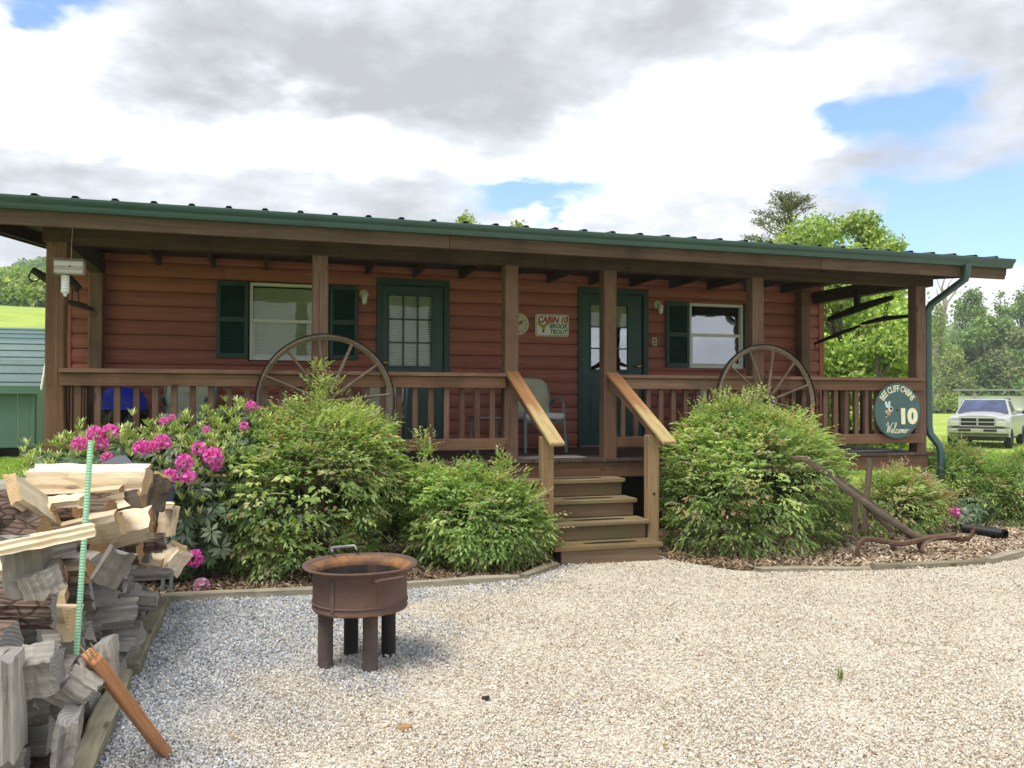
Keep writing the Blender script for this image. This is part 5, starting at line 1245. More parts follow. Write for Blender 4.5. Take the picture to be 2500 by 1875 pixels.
def truss_mesh(seed, pale=False, rad=.062):
    rg = np.random.default_rng(seed); V, C_ = [], []; nf = 15
    for i in range(nf):
        z = 1-1.35*(i+.5)/nf; a = i*2.399; r = math.sqrt(max(0, 1-z*z)); d = np.array([r*math.cos(a), r*math.sin(a), z]); c = d*rad*.62
        A = np.cross(d, [.2, .1, 1]); A /= np.linalg.norm(A); B = np.cross(d, A); k = 6; P = np.tile(c, (k, 1)); ang = 2*PI*np.arange(k)/k+rg.uniform(0, 6)
        radv = A*np.cos(ang)[:, None]+B*np.sin(ang)[:, None]; dl = norm(radv*1.0+d*rg.uniform(.5, 1.1, (k, 1))+rg.normal(0, .12, (k, 3)))
        V.append(leafquads(P, dl, d+rg.normal(0, .3, (k, 3)), rad*rg.uniform(.50, .72, k), rad*rg.uniform(.42, .6, k), .30, -.15, .6))
        bc = np.array([(.84, .20, .72), (.90, .36, .84), (.74, .10, .57)])[rg.integers(0, 3, k)] if not pale else np.array([(.66, .40, .62), (.58, .30, .52)])[rg.integers(0, 2, k)]
        C_.append(bc*rg.uniform(.85, 1.15, (k, 1)))
    return quads_mesh('flower_cluster', np.concatenate(V), M_PINK, np.concatenate(C_))
TR = [truss_mesh(i) for i in range(5)]; TRP = truss_mesh(9, True)
def rhodo(label, base, lumps, n, flowers, nsh, group=None, tall=1.):
    t_ = thing('rhododendron', label, 'shrub', (base[0], base[1], 0), 0, group); lo = [(l[0]-base[0], l[1]-base[1], *l[2:]) for l in lumps]
    dk = np.array([(.075, .125, .055), (.10, .165, .075), (.14, .21, .11), (.22, .28, .18)])
    P, N_ = lump_points(lo, n, .78, 1.02); v, c = whorls(P, norm(N_+np.array([0, 0, .5])), 9, .100, .033, dk[RNG.integers(0, 4, len(P))], .12, .35)
    P2, N2 = lump_points(lo, n//2, .5, .8); v2, c2 = whorls(P2, norm(N2+RNG.normal(0, .4, N2.shape)), 7, .11, .036, dk[RNG.integers(0, 2, len(P2))], .1, .35)
    tag(link('foliage', quads_mesh('foliage', np.concatenate([v, v2]), M_RHODO, np.concatenate([c, c2])), t_), kind='stuff')
    P3, N3 = lump_points(lo, nsh, .98, 1.14, .15); k = N3[:, 2] > .05; P3, N3 = P3[k], N3[k]
    lm = np.array([(.52, .62, .20), (.42, .54, .15), (.60, .66, .30), (.34, .46, .12)]); V, C_ = [], []
    for dz in (0,):
        v, c = whorls(P3+np.array([0, 0, .02]), norm(N3*.35+np.array([0, 0, 1.])+RNG.normal(0, .12, N3.shape)), 8, .075, .017, lm[RNG.integers(0, 4, len(P3))], 1.12, 0); V.append(v); C_.append(c)
    tag(link('young_shoots', quads_mesh('young_shoots', np.concatenate(V), M_RHODO, np.concatenate(C_)), t_), kind='stuff')
    stems(None, (0, 0), lo, 14, M_STEM, t_)
    for i, (u, v_, y, s, pale) in enumerate(flowers):
        p = aY(u, v_, y); o = link('flower_cluster', TRP if pale else TR[i % 5], t_, (p.x-base[0], p.y-base[1], p.z), (R(random.uniform(20, 60)), 0, random.uniform(-.5, .5))); s *= .92; o.scale = (s, s, s)
    return t_
FL = [(195, 1086, -1.36, 1.05, 0), (232, 1060, -1.3, 1.0, 0), (268, 1056, -1.25, 1.15, 0), (250, 1085, -1.28, .9, 0), (262, 1118, -1.35, .75, 0), (348, 1096, -1.38, 1.2, 0), (395, 1082, -1.34, 1.15, 0), (375, 1092, -1.36, .8, 0),
      (484, 1096, -1.36, .95, 0), (520, 1115, -1.4, 1.25, 0), (527, 1136, -1.41, .8, 0), (450, 1129, -1.45, 1.1, 0), (415, 1163, -1.48, 1.0, 0), (460, 1167, -1.48, 1.05, 0), (400, 1030, -1.1, .65, 0), (421, 1020, -1.05, .5, 0),
      (613, 992, -1.0, .75, 0), (632, 998, -1.0, .4, 0), (595, 1040, -1.2, .65, 0), (505, 1050, -1.2, .55, 0), (473, 1364, -1.5, 1.15, 0), (492, 1430, -1.6, 1.0, 1)]
rhodo('wide rhododendron with lime new shoots and magenta flower clusters behind the woodpile', (-3.3, -.9, 0),
    [(-3.55, -.85, .66, .62, .48, .54), (-3.0, -.85, .84, .48, .45, .48), (-2.85, -1.05, .62, .36, .36, .58), (-4.0, -.85, .66, .36, .36, .46), (-3.3, -1.0, .5, .5, .4, .5), (-2.65, -.85, 1.0, .3, .35, .42)], 1350, FL, 1000)
rhodo('small rhododendron with three pink clusters poking out by the right corner post', (4.95, -.45, 0), [(4.95, -.45, .40, .34, .25, .30), (5.45, -.75, .22, .3, .22, .2)], 110,
    [(2258, 1166, -.72, .95, 0), (2200, 1156, -.65, .6, 0), (2222, 1160, -.6, .5, 0), (2330, 1252, -1.0, 1.0, 0)], 16)

# litter on the gravel
lc = np.array([(.30, .12, .05), (.20, .09, .04), (.42, .22, .09), (.10, .06, .035)]); n = 46
px_, py_ = fan(n, 3.2, 9.5, YAW-.45, YAW+.6); P = np.stack([px_, py_, np.full(n, .024)], 1); k = inpoly(px_, py_, yard); P = P[k]; n = len(P)
V = leafquads(P, np.concatenate([RNG.normal(size=(n, 2)), RNG.normal(0, .15, (n, 1))], 1), np.tile([0, .1, 1.], (n, 1))+RNG.normal(0, .2, (n, 3)), RNG.uniform(.02, .045, n), RNG.uniform(.012, .026, n), .2, .1, .5)
tag(link('fallen_leaves', quads_mesh('fallen_leaves', V, M_LEAF, lc[RNG.integers(0, 4, n)])), kind='stuff')
for (u, v, s, c, lb) in [(988, 1775, .028, (.36, .22, .10), 'tan crumpled leaf on the gravel at bottom centre'), (1185, 1703, .02, (.03, .02, .018), 'small black lump on the gravel at bottom centre')]:
    p = aZ(u, v, .02); mb = MB().sph((0, 0, 0), s, 8, 5, (1.2, .8, .5)).jitter(s*.18); tag(mb.build('wood_chip', P_('chip_%d' % v, c, .9), None, p), lb, 'debris')

def weed(u, v, label):
    p = aZ(u, v); n = 16; a = RNG.uniform(0, 6.28, n); D_ = np.stack([np.cos(a)*.5, np.sin(a)*.5, np.ones(n)], 1)
    V = leafquads(np.zeros((n, 3))+RNG.normal(0, .006, (n, 3))*np.array([1, 1, 0]), D_, np.stack([np.cos(a), np.sin(a), np.zeros(n)], 1), RNG.uniform(.04, .09, n), np.full(n, .007), .1, .3)
    tag(link('weed', quads_mesh('weed', V, M_GRASS, np.tile([.22, .30, .10], (n, 1))*RNG.uniform(.8, 1.3, (n, 1))), None, (p.x, p.y, .012)), label, 'weed')
weed(2050, 1668, 'thin grassy weed growing in the open gravel at lower right')
# ------------------------------------------------------------------ pickup truck
M_CARP = paint('silver_truck_paint', (.48, .49, .49), .3, .04, .02, .15, .6, 2); M_CHR = paint('truck_chrome', (.50, .50, .49), .3, .05, .02, .35); M_TYRE = paint('tyre_rubber', (.025, .025, .025), .8)
M_TGL = paint('truck_windscreen', (.05, .07, .16), .06, .5, 0, .1, .9, 2.5); M_LAMP = paint('headlamp', (.55, .56, .48), .15); M_DKP = paint('dark_plastic', (.03, .03, .033), .6)
tp = aD(2386, 1000, 28.2)
tk = thing('pickup_truck', 'silver pickup truck with chrome crossbar grille parked on the grass facing the camera', 'pickup truck', (tp.x, tp.y, float(terrain(np.array([tp.x]), np.array([tp.y]))[0])), -.93)
tk.scale = (.965, 1, .93)
def loft(secs, m, name, parent, smooth=True):
    mb = MB(); rings = []
    for (y, w, zb, zt, cr) in secs:
        pts = [(-w*.96, zb), (-w, zb+.08), (-w, zt-.22), (-w*.97, zt-.07), (-w*.88, zt-.015), (-w*.45, zt+cr), (0, zt+cr*1.3), (w*.45, zt+cr), (w*.88, zt-.015), (w*.97, zt-.07), (w, zt-.22), (w, zb+.08), (w*.96, zb)]
        rings.append([mb.bm.verts.new((x, y, z)) for x, z in pts])
    n = len(rings[0])
    for a, b in zip(rings, rings[1:]):
        for i in range(n): mb.bm.faces.new((a[i], a[(i+1) % n], b[(i+1) % n], b[i]))
    mb.bm.faces.new(rings[0]); mb.bm.faces.new(rings[-1][::-1]); return mb.build(name, m, parent, smooth=smooth)
loft([(.02, .90, .62, 1.10, .01), (.10, .955, .60, 1.14, .015), (.6, .985, .52, 1.20, .03), (1.25, .99, .45, 1.24, .035), (1.32, .99, .40, 1.25, .02), (3.1, .985, .40, 1.22, .0)], M_CARP, 'body', tk)
loft([(3.16, .975, .42, 1.22, -.01), (5.5, .96, .45, 1.22, -.01)], M_CARP, 'truck_bed', tk)
# raised bonnet centre
loft([(.0, .62, .80, 1.17, .02), (.3, .66, .80, 1.23, .03), (1.3, .72, .80, 1.29, .03)], M_CARP, 'bonnet', tk)
mb = MB(); lo_ = [(-.90, 1.28, 1.22), (.90, 1.28, 1.22), (.90, 3.05, 1.22), (-.90, 3.05, 1.22)]; hi_ = [(-.70, 1.92, 1.79), (.70, 1.92, 1.79), (.70, 2.92, 1.80), (-.70, 2.92, 1.80)]
a = [mb.bm.verts.new(p) for p in lo_]; b = [mb.bm.verts.new(p) for p in hi_]
for i in range(4): mb.bm.faces.new((a[i], a[(i+1) % 4], b[(i+1) % 4], b[i]))
mb.bm.faces.new(b); bmesh.ops.bevel(mb.bm, geom=mb.bm.edges[:], offset=.045, segments=2, affect='EDGES'); mb.build('cab', M_CARP, tk, smooth=True)
def quadp(name, pts, m, parent, off=(0, 0, 0)):
    mb = MB(); vs = [mb.bm.verts.new(Vector(p)+Vector(off)) for p in pts]; f = mb.bm.faces.new(vs)
    r = bmesh.ops.extrude_face_region(mb.bm, geom=[f]); nrm = f.normal.copy() if f.normal.length else Vector((0, 1, 0))
    mb.bm.normal_update(); nrm = f.normal
    for v in r['geom']:
        if isinstance(v, bmesh.types.BMVert): v.co += nrm*.012
    return mb.build(name, m, parent)
quadp('windscreen', [(-.82, 1.305, 1.275), (.82, 1.305, 1.275), (.655, 1.875, 1.755), (-.655, 1.875, 1.755)], M_TGL, tk, (0, -.02, .01))
for s in (-1, 1):
    quadp('side_window', [(s*.885, 1.62, 1.30), (s*.885, 2.7, 1.30), (s*.735, 2.7, 1.72), (s*.735, 2.02, 1.72)], M_TGL, tk, (s*.012, 0, 0))
    mb = MB().sph((s*1.12, 1.42, 1.36), .1, 10, 7, (1.25, .5, .85)); mb.tube([(s*.93, 1.5, 1.30), (s*1.06, 1.44, 1.33)], .025, 6); mb.build('mirror', M_DKP if s < 0 else M_CHR, tk, smooth=True)
    MB().box(s*.73-.17, s*.73+.17, -.03, .06, .80, .985, .02).build('headlight', M_LAMP, tk)
    MB().box(s*.73-.19+(.31 if s > 0 else -.0), s*.73-.12+(.31 if s > 0 else .0), -.026, .07, .79, 1.0, .01).build('side_lamp', M_CARP, tk)
    for (yy) in (.62, 4.35):
        w = MB().lathe([(.18, -.11), (.30, -.125), (.365, -.10), (.375, 0), (.365, .10), (.30, .125), (.18, .11)], 28, closed=True).build('wheel', M_TYRE, tk, (s*.88, yy, .375), (0, R(90), 0), True)
        if s > 0: pass
        MB().lathe([(0, .05*s), (.06, .06*s), (.07, .09*s), (.15, .05*s), (.20, .10*s), (.22, .115*s)], 20).build('rim', M_CHR, w, smooth=True)
        MB().torus((s*.93, yy, .42), .44, .035, 'X', 20, 5, (1, 1.6), (0, PI)).build('wheel_arch', M_CARP, tk)
mb = MB().box(-.54, .54, -.035, .02, 1.085, 1.125, .012).box(-.54, .54, -.035, .02, .785, .825, .012).box(-.555, -.515, -.035, .02, .80, 1.11, .012).box(.515, .555, -.035, .02, .80, 1.11, .012)
mb.box(-.03, .03, -.045, .02, .82, 1.09, .01).box(-.52, .52, -.045, .02, .938, .968, .01); mb.build('grille_frame', M_CHR, tk)
MB().box(-.52, .52, -.01, .03, .82, 1.09).build('grille_opening', M_DKP, tk)
mb = MB()
for i in range(9): z = .835+.029*i; mb.box(-.51, .51, -.016, -.009, z, z+.008)
mb.build('grille_slat', M_DKP, tk)
def barc(z0, z1, m, name, w=.98, y=-.10):
    mb = MB(); n = 14; rg = []
    for i in range(n+1):
        u = i/n*2-1; x = u*w; yy = y+.16*abs(u)**4+.03*u*u
        rg.append([mb.bm.verts.new(p) for p in ((x, yy+.04, z1), (x, yy, z1-.02), (x, yy-.012, (z0+z1)/2), (x, yy+.012, z0), (x, yy+.05, z0-.0))])
    for a, b in zip(rg, rg[1:]):
        for i in range(4): mb.bm.faces.new((a[i], a[i+1], b[i+1], b[i]))
    return mb.build(name, m, tk, smooth=True)
barc(.555, .735, M_CHR, 'bumper'); barc(.735, .785, M_DKP, 'bumper_pad', .97, -.09); barc(.43, .55, paint('grey_valance', (.16, .16, .155), .6), 'valance', .90, -.04)
MB().box(-.16, .16, -.125, -.11, .60, .70, .004).build('number_plate_mount', P_('plate_mount', (.40, .40, .33)), tk)
for a, b in ((-.60, -.20), (.20, .60)): MB().box(a, b, -.122, -.06, .615, .705, .01).build('bumper_opening', M_DKP, tk)
MB().box(-.85, .85, .1, 5.2, .28, .45).build('chassis', M_DKP, tk)

# ------------------------------------------------------------------ trailer, shelter
M_TRL = paint('trailer_white', (.86, .88, .90), .4, .05, .05); M_TIN = paint('grey_tin', (.26, .28, .30), .4, .1, .1, .3)
tq = aD(2430, 1000, 96)
tr = thing('travel_trailer', 'long white travel trailer parked under a tin shelter beyond the pickup', 'trailer', (tq.x, tq.y, -.1), -.80)
MB().box(-4.4, 14, 0, 2.4, .5, 2.55, .12).build('trailer_body', M_TRL, tr)
for x0, x1, z0, z1, nm in ((-2.6, -1.0, 1.5, 1.9, 'window'), (1.1, 1.7, 1.75, 2.1, 'window'), (4.5, 5.4, .7, 2.25, 'door'), (6.0, 6.6, 1.4, 2.1, 'window'), (7.6, 9.2, 1.5, 2.1, 'window'), (10, 11.4, 1.4, 2.1, 'window')):
    f = MB().box(x0-.06, x1+.06, -.06, .0, z0-.06, z1+.06).build(nm, M_TIN if nm == 'window' else M_WHITE, tr); MB().box(x0, x1, -.075, -.06, z0, z1).build('pane' if nm == 'window' else 'door_panel', M_DKP if nm == 'window' else M_TRL, f)
sh_ = thing('open_shelter', 'grey tin-roofed open shelter on braced wooden posts over the trailer', 'shelter', (tq.x, tq.y, -.1), -.80)
mb = MB().prism([(-7.2, 2.95), (-5.0, 3.28), (-5.0, 3.38), (-7.3, 3.02)], -1.3, 4).build('brown_eave', wood('porch')('y'), sh_)
MB().box(-5.0, 16, -1.3, 4, 3.22, 3.42).build('tin_roof', M_TIN, sh_)
mb = MB()
for i in range(50): mb.box(-5+.42*i, -4.9+.42*i, -1.34, 4, 3.42, 3.47)
mb.build('roof_rib', M_TIN, sh_)
for x_ in (-2.4, 3.6+.0, 9.6):
    board('shelter_post', sh_, wood('timber'), x_-.12, x_+.12, -1.1, -.9, 0, 3.2, axis='z'); beam('brace', sh_, wood('timber'), (x_, -1., 2.4), (x_-.95, -1., 3.2), .1, .12); beam('brace', sh_, wood('timber'), (x_, -1., 2.4), (x_+.95, -1., 3.2), .1, .12)
dk_ = thing('trailer_deck', 'low brown railed deck in front of the trailer door', 'deck', (tq.x, tq.y, -.1), -.80)
MB().box(4.0, 12, -2.5, -.1, .55, .68).build('deck_floor', wood('porch')('x'), dk_); MB().box(4.0, 12, -2.5, -2.42, 1.45, 1.55).build('deck_rail', wood('porch')('x'), dk_)
for i in range(27): MB().box(4.0+.3*i, 4.08+.3*i, -2.49, -2.43, .68, 1.45).build('baluster', wood('porch')('z'), dk_)

for o_ in (tr, sh_, dk_): o_.scale = (.86, .86, .84)

# ------------------------------------------------------------------ shed
sp_ = aZ(84, 1127, 0); sp_ = aD(84, 1127, 20.5); sz0 = 0.0
sh = thing('garden_shed', 'green board shed with a ribbed barn-style metal roof left of the cabin', 'shed', (sp_.x, sp_.y, float(terrain(np.array([sp_.x]), np.array([sp_.y]))[0])), -YAW*.15)
WH_, X0 = 1.58, -5.2
x_ = X0
while x_ < -.12:
    x1_ = min(x_+.40, -.10); board('wall_board', sh, M_SHED, x_+.004, x1_-.004, 0, .03, .26, .26+WH_, .006, 'z'); x_ = x1_
board('trim_board', sh, M_SHED, -.10, .0, -.02, .04, .26, .26+WH_, .004, 'z'); board('trim_board', sh, M_SHED, X0, -.10, -.012, .0, .26, .42, .004, 'x')
prof = [(0, 0), (0, WH_), (.25, WH_+.5), (.70, WH_+1.02), (1.5, WH_+1.45), (2.05, WH_+1.25), (3.0, WH_), (3.0, 0)]
MB().extx([(y, z+.26) for y, z in prof], -.06, -.0).build('end_wall', M_SHED, sh); MB().extx([(y, z+.26) for y, z in prof], X0, X0+.06).build('end_wall', M_SHED, sh)
board('end_trim', sh, M_SHED, .0, .025, .05, .15, .26, .26+WH_+.1, .004, 'z'); board('end_door', sh, M_SHED, .0, .03, .8, 2.2, .30, 2.2, .01, 'z')
def slab(p0, p1, nm, ribs):
    (y0, z0), (y1, z1) = p0, p1; L = math.hypot(y1-y0, z1-z0); an = math.atan2(z1-z0, y1-y0); mb = MB().box(X0-.1, .16, 0, L, 0, .02)
    o = mb.build(nm, M_SHEDROOF, sh, (0, y0, z0+.26), (an, 0, 0))
    for i in range(ribs): MB().box(X0-.1, .16, -.014, .014, 0, .024, .006).build('roof_rib', M_SHEDROOF, o, (0, L*(i+.5)/ribs, .02))
slab((-.14, WH_-.08), (.20, WH_+.56), 'roof_slope', 3); slab((.20, WH_+.56), (.68, WH_+1.08), 'roof_slope', 3); slab((.68, WH_+1.08), (1.5, WH_+1.46), 'roof_slope', 3); slab((1.5, WH_+1.46), (2.05, WH_+1.26), 'roof_slope', 2)
board('eave_board', sh, M_SHED, X0-.1, .14, -.16, -.12, .26+WH_-.26, .26+WH_-.06, .005, 'x')
beam('rake_trim', sh, M_WHITE, (.17, -.16, .26+WH_-.16), (.17, .20, .26+WH_+.52), .02, .10); beam('rake_trim', sh, M_WHITE, (.17, .20, .26+WH_+.54), (.17, .68, .26+WH_+1.05), .02, .10); beam('rake_trim', sh, M_WHITE, (.17, .68, .26+WH_+1.06), (.17, 1.5, .26+WH_+1.43), .02, .10)
for x_ in (-4.6, -2.9, -1.1, -.15): MB().box(x_-.2, x_+.2, .05, .3, 0, .25, .01).build('block_pier', P_('block', (.22, .18, .14), .9), sh)
MB().box(X0, 0, .5, 2.8, .0, .26).build('under_floor_shade', M_DKP, sh)  # dark block filling the gap, stands in for the shade beneath the shed

# ------------------------------------------------------------------ trees
TC = dict(maple=[(.33, .47, .12), (.44, .56, .15), (.25, .37, .10), (.53, .62, .19)], green=[(.17, .29, .09), (.24, .37, .11), (.12, .215, .07), (.31, .43, .13)],
    cedar=[(.14, .17, .09), (.20, .21, .12), (.09, .12, .065), (.28, .27, .15)], olive=[(.24, .29, .13), (.31, .34, .17), (.16, .20, .09)], pale=[(.32, .40, .15), (.40, .45, .18), (.22, .30, .11)])
def tree(label, u, vtop, dist, w, h, kind, n, leaf, crown0=.25, lean=0, trunk=.18, z0=None, clumps=34, group='trees beyond the cabin', gap=.0, bark=None, name='tree', flat=1., seed=0, dots=None):
    rg = np.random.default_rng(seed+int(u)); random.seed(seed+int(u)); p = aD(u, vtop, dist); gz = float(terrain(np.array([p.x]), np.array([p.y]))[0]) if z0 is None else z0
    H = p.z-gz if h is None else h; t_ = thing(name, label, 'tree', (p.x, p.y, gz), 0, group)
    cc = []; zc0 = H*crown0
    for i in range(clumps):
        q_ = norm(rg.normal(size=(1, 3)))[0]*rg.uniform(.35, 1)**.6; z = zc0+(H-zc0)*(.5+.5*q_[2]); k = (z-zc0)/(H-zc0); taper = math.sin(PI*min(1, max(0, .12+.80*k)))**.7
        r = w*.5*rg.uniform(.20, .34)*(1-.35*k); cc.append((q_[0]*w*.5*taper+lean*z, q_[1]*w*.5*taper, min(z, H-r*.7), r))
    cc.append((lean*H, 0, H-.12*w, .13*w)); C_ = np.array(cc); ar = C_[:, 3]**2; idx = rg.choice(len(C_), n, p=ar/ar.sum()); d = norm(rg.normal(size=(n, 3)))
    P = C_[idx, :3]+d*C_[idx, 3:4]*rg.uniform(.55, 1.15, (n, 1))*np.array([1.15, 1.15, .8*flat]); P += rg.normal(0, leaf*.6, (n, 3))
    tc_ = np.array(TC[kind]); col = tc_[(idx+rg.integers(0, 2, n)) % len(tc_)]*rg.uniform(.8, 1.2, (n, 1))*rg.uniform(.72, 1.18, (len(C_), 1))[idx]
    dl = norm(d*.5+rg.normal(0, .6, (n, 3))+np.array([0, 0, -.25])); V = leafquads(P, dl, norm(d+rg.normal(0, .5, (n, 3))+np.array([0, 0, .4])), leaf*rg.uniform(.7, 1.3, n), leaf*rg.uniform(.5, .9, n), .15, .1, .45)
    if gap: kk = rg.random(n) > gap; V, col = V[kk], col[kk]
    tag(link('crown', quads_mesh('crown', V, M_TREE, col), t_), kind='stuff')
    bk_ = bark or M_BARK; mb = MB(); tp_ = [(lean*H*k/6*(1 if k else 0)+.04*w*math.sin(k), .03*w*math.cos(k*1.3), H*.88*k/6) for k in range(7)]
    mb.tube(tp_, [trunk*(1.25 if k == 0 else 1-.14*k) for k in range(7)], 9); mb.build('trunk', bk_, t_, smooth=True)
    mb = MB()
    for (x, y, z, r) in cc[::2]:
        zb = max(.15*H, z-r-.25*H*random.uniform(.3, .8)); k = zb/(H*.88)*6; k0 = min(5, int(k)); a = Vector(tp_[k0]).lerp(Vector(tp_[k0+1]), k-k0) if k0 < 6 else Vector(tp_[-1])
        m1 = a.lerp(Vector((x, y, z)), .5)+Vector((0, 0, .05*H)); mb.tube([a, m1, (x, y, z)], [trunk*.38, trunk*.24, trunk*.07], 5)
        for j in range(2): e = Vector((x, y, z))+Vector((random.uniform(-1, 1), random.uniform(-1, 1), random.uniform(-.3, 1)))*r; mb.tube([m1, (m1+e)/2+Vector((0, 0, .1*r)), e], [trunk*.14, trunk*.09, trunk*.03], 4)
    mb.build('limb', bk_, t_, smooth=True); return t_
tree('bright green maple filling the gap behind the right porch end', 2065, 600, 21, 3.6, None, 'maple', 26000, .13, .06, trunk=.14, clumps=60, seed=3)
tree('light green maple rising above the right part of the roof', 1990, 530, 26, 5.2, None, 'maple', 18000, .14, .2, trunk=.15, clumps=44, seed=5)
tree('ragged young maple with open top showing over the roof', 2110, 520, 25, 2.6, None, 'maple', 8000, .14, .35, trunk=.11, clumps=24, seed=8)
tree('low rounded maple behind the saw-blade sign railing', 2150, 810, 19, 1.7, None, 'maple', 6000, .12, .05, trunk=.10, clumps=30, seed=2)
tree('small maple tip just above the roof further right', 2190, 590, 26, 1.0, None, 'maple', 2200, .14, .5, trunk=.07, clumps=12, seed=4)
tree('slim maple tip peeking over the middle of the roof', 1138, 527, 27, 1.5, None, 'maple', 2200, .13, .6, trunk=.09, clumps=12, seed=6)
tree('tiny tree tip above the roof right of the middle', 1262, 546, 27, .9, None, 'maple', 600, .12, .7, trunk=.06, clumps=6, seed=6)

# feathery cedar over the roof
def cedar():
    p = aD(1925, 468, 30); random.seed(4); rg = np.random.default_rng(4)
    t_ = thing('cedar_tree', 'dark ragged cedar with flat feathery boughs above the roof', 'tree', (p.x, p.y, 0), 0, 'trees beyond the cabin'); H = p.z
    MB().tube([(0, 0, 0), (.1, 0, H*.5), (0, 0, H*.8), (.15, 0, H*.98)], [.22, .15, .08, .02], 8).build('trunk', M_BARK, t_)
    V, C_ = [], []; mb = MB()
    for i in range(60):
        z = H*random.uniform(.55, .97); a = random.uniform(0, 6.28); L = (1-(z/H-.55)/.5)*2.3*random.uniform(.5, 1.15)+.25
        d = Vector((math.cos(a), math.sin(a), random.uniform(.15, .7))).normalized(); s = Vector((0, 0, z)); e = s+d*L; mb.tube([s, s.lerp(e, .5)+Vector((0, 0, -.05)), e], [.03, .02, .006], 4)
        m = int(190*L); k = rg.uniform(.15, 1.05, m)**.8; P = np.array(s)+np.outer(k*L, np.array(d))+rg.normal(0, 1, (m, 3))*np.array([.17, .17, .09])*(1.2-k[:, None]*.6)
        dl = norm(np.array(d)*1.2+rg.normal(0, .5, (m, 3))+np.array([0, 0, .3])); c = np.array(TC['cedar'])[rg.integers(0, 4, m)]*rg.uniform(.8, 1.2, (m, 1))
        V.append(leafquads(P, dl, rg.normal(0, 1, (m, 3)), rg.uniform(.07, .13, m), rg.uniform(.025, .045, m), .1, .1)); C_.append(c)
    mb.build('limb', M_BARK, t_); tag(link('crown', quads_mesh('crown', np.concatenate(V), M_TREE, np.concatenate(C_)), t_), kind='stuff')
cedar()
# far tree line on the right
far = [('large full green tree directly behind the pickup and shelter', 2405, 770, 120, 12, 'green', 15000, .55, .05, .45), ('smaller round green tree left of the large one behind the pickup', 2335, 830, 124, 9, 'green', 8000, .5, .05, .35),
    ('olive tree at the right edge of the tree line', 2490, 800, 116, 10, 'olive', 8000, .5, .05, .4), ('open-topped tree with thin branches at the far right', 2500, 705, 130, 9, 'green', 4500, .45, .25, .35),
    ('spindly young tree top standing over the tree line right of the post', 2372, 705, 128, 5.5, 'green', 2600, .5, .45, .25), ('thin leaning tree top between the spindly tree and the right edge', 2442, 712, 128, 3.2, 'green', 900, .5, .4, .2),
    ('yellow-green tree beside the pale dead trunk', 2320, 845, 118, 7, 'pale', 6000, .45, .0, .3), ('dark green tree behind the corner downspout', 2280, 860, 126, 9, 'green', 7000, .5, .0, .35),
    ('bushy tree at the foot of the dead trunk by the field', 2330, 920, 114, 7, 'pale', 5000, .4, .0, .25), ('low bright bush on the field edge behind the pickup mirror', 2310, 955, 112, 4, 'maple', 2600, .35, .0, .15),
    ('rounded green tree beyond the porch post', 2230, 830, 120, 9, 'green', 6000, .5, .0, .35), ('dull green tree at the far right horizon', 2560, 790, 118, 11, 'olive', 6000, .5, .0, .4), ('pale green tree beside the cabin corner in the tree line', 2160, 850, 122, 9, 'pale', 5000, .5, 0, .35)]
for (lb, u, v, d_, w_, kd, n_, lf, c0, tk_) in far: tree(lb, u, v, d_, w_, None, kd, n_, lf, c0, trunk=tk_, z0=-.1, clumps=30, group='trees along the far field edge', seed=11)
# pale dead-topped tree
dt = aD(2290, 1000, 112); ddt = thing('dead_tree', 'tall pale half-dead tree with bare forking limbs right of the downspout', 'tree', (dt.x, dt.y, -.1), 0, 'trees along the far field edge')
random.seed(3)
def Pp(u, v): p = aD(u, v, 112); return (p.x-dt.x, p.y-dt.y, p.z+.1)
MB().tube([Pp(2287, 1000), Pp(2288, 930), Pp(2282, 860), Pp(2292, 800)], [.75, .55, .45, .35], 9).jitter(.03).build('trunk', M_BARKW, ddt)
for pth, r0 in (([(2290, 830), (2297, 790), (2305, 745), (2300, 700), (2312, 660)], .3), ([(2292, 800), (2305, 770), (2312, 740), (2330, 715), (2345, 692)], .26), ([(2302, 760), (2292, 735), (2286, 705)], .16), ([(2312, 745), (2308, 720), (2318, 690), (2335, 668)], .14), ([(2287, 930), (2298, 900), (2312, 880)], .25), ([(2300, 715), (2290, 690), (2283, 665)], .08), ([(2325, 720), (2345, 712), (2362, 700)], .07)):
    MB().tube([Pp(*q_) for q_ in pth], [r0*(1-.75*i/(len(pth)-1)) for i in range(len(pth))], 6).build('limb', M_BARKW, ddt)
rg = np.random.default_rng(5); n = 1700; k = rg.random(n); cu_ = np.array([Pp(2287+rg.normal(0, 6), 1000-250*t_) for t_ in k]); P = cu_+rg.normal(0, .5, (n, 3))
tag(link('ivy', quads_mesh('ivy', leafquads(P, rg.normal(size=(n, 3)), rg.normal(size=(n, 3)), np.full(n, .45), np.full(n, .35)), M_TREE, np.array(TC['pale'])[rg.integers(0, 3, n)]), ddt), kind='stuff')

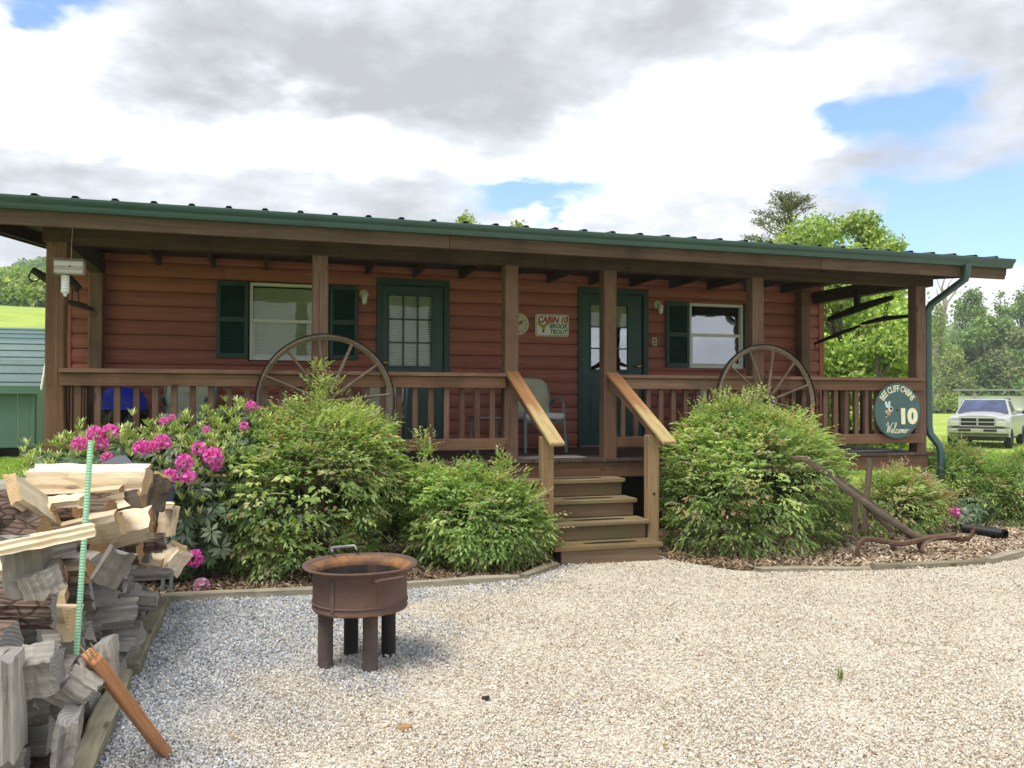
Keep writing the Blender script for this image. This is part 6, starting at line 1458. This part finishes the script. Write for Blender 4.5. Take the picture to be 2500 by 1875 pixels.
# forested hills: ridge terrain with crown masses
def forest(name, az0, az1, d0, d1, top_v, n, leaf, kinds, base_el, thick):
    """leafy mass of a far wood: crowns scattered over the slope between two distances"""
    rg = np.random.default_rng(int(d0)); m = 260 if n > 9000 else 120; a = rg.uniform(az0, az1, m); d = rg.uniform(d0, d1, m)
    x = CAM.x+d*np.sin(a); y = CAM.y+d*np.cos(a); g_ = terrain(x, y); s = (d-d0)/(d1-d0); z = g_+base_el(a, d, s); r = thick*rg.uniform(.6, 1.3, m)
    idx = rg.integers(0, m, n); q_ = norm(rg.normal(size=(n, 3))); q_[:, 2] = np.abs(q_[:, 2])*1.1-.15
    P = np.stack([x, y, z], 1)[idx]+q_*r[idx, None]*rg.uniform(.8, 1.1, (n, 1)); tc_ = np.concatenate([np.array(TC[k]) for k in kinds]); tcl = tc_[(idx*7+rg.integers(0, 2, n)) % len(tc_)]*rg.uniform(.8, 1.2, (n, 1))
    V = leafquads(P, norm(q_*.4+rg.normal(0, .6, (n, 3))+np.array([0, 0, -.2])), q_+rg.normal(0, .5, (n, 3))+np.array([0, 0, .3]), leaf*rg.uniform(.7, 1.3, n), leaf*rg.uniform(.5, .9, n), .15, .1)
    tag(link(name, quads_mesh(name, V, M_TREE, tcl)), kind='stuff')
def hill_mesh(name, az0, az1, d0, d1, hfun, m):
    na, nd = 60, 14; V = []; F = []
    for i in range(na+1):
        for j in range(nd+1):
            a = az0+(az1-az0)*i/na; d = d0+(d1-d0)*j/nd; V.append((CAM.x+d*math.sin(a), CAM.y+d*math.cos(a), hfun(a, j/nd)))
    for i in range(na):
        for j in range(nd): k = i*(nd+1)+j; F.append((k, k+nd+1, k+nd+2, k+1))
    me = bpy.data.meshes.new(name); me.from_pydata(V, [], F); me.polygons.foreach_set('use_smooth', [True]*len(F)); return tag(link(name, me, m=m), kind='structure')
M_HILL, t, b = mat('wooded_hill'); tc = t.n('ShaderNodeTexCoord'); vo = t.n('ShaderNodeTexVoronoi'); t.put(vo.inputs['Vector'], tc.outputs['Object']); vo.inputs['Scale'].default_value = .22
n_ = t.noise(tc.outputs['Object'], .5, 6, .7); setp(t, b, t.mix(n_, (.08, .14, .07), (.15, .24, .10)), .95, normal=t.bump(t.math('SUBTRACT', n_, vo.outputs[0]), 1, 3.0), spec=.05)
def lh(a, s): return 9+42*math.sin(PI*min(1, s*.75))*(.80+.20*math.sin(a*9+2.2)+.05*math.sin(a*31))
hill_mesh('hill_left', YAW-1.0, YAW+.1, 170, 420, lh, M_HILL)
def rh(a, s): return 36*math.sin(PI*min(1, s*.8))*(.85+.14*math.sin(a*11+1)+.06*math.sin(a*37))
hill_mesh('hill_right', YAW+.1, YAW+.95, 240, 520, rh, M_HILL)
forest('left_wood', YAW-.75, YAW-.38, 92, 116, 0, 60000, .45, ['green', 'maple', 'pale'], lambda a, d, s: .6+2.6*s, 2.1)
forest('left_hill_wood', YAW-.75, YAW-.40, 200, 330, 0, 40000, 1.4, ['green'], lambda a, d, s: np.array([lh(x, (q_-170)/250) for x, q_ in zip(a, d)])-terrain(CAM.x+d*np.sin(a), CAM.y+d*np.cos(a)), 4.)
forest('right_wood', YAW+.38, YAW+.80, 130, 165, 0, 45000, .6, ['green', 'olive'], lambda a, d, s: 2.0+4.*s, 3.6)
forest('right_hill_wood', YAW+.42, YAW+.80, 260, 430, 0, 16000, 2.4, ['green'], lambda a, d, s: np.array([rh(x, (q_-240)/280) for x, q_ in zip(a, d)])-terrain(CAM.x+d*np.sin(a), CAM.y+d*np.cos(a)), 5.)

# ------------------------------------------------------------------ air
HZ = bpy.data.materials.new('haze_air'); HZ.use_nodes = True; nt = HZ.node_tree; nt.nodes.clear(); o_ = nt.nodes.new('ShaderNodeOutputMaterial'); v_ = nt.nodes.new('ShaderNodeVolumePrincipled')
v_.inputs['Color'].default_value = (.88, .94, 1, 1); v_.inputs['Density'].default_value = .0007; nt.links.new(v_.outputs[0], o_.inputs['Volume'])
tag(MB().box(-620, 620, -620, 620, -3, 75).build('haze', HZ), kind='stuff')
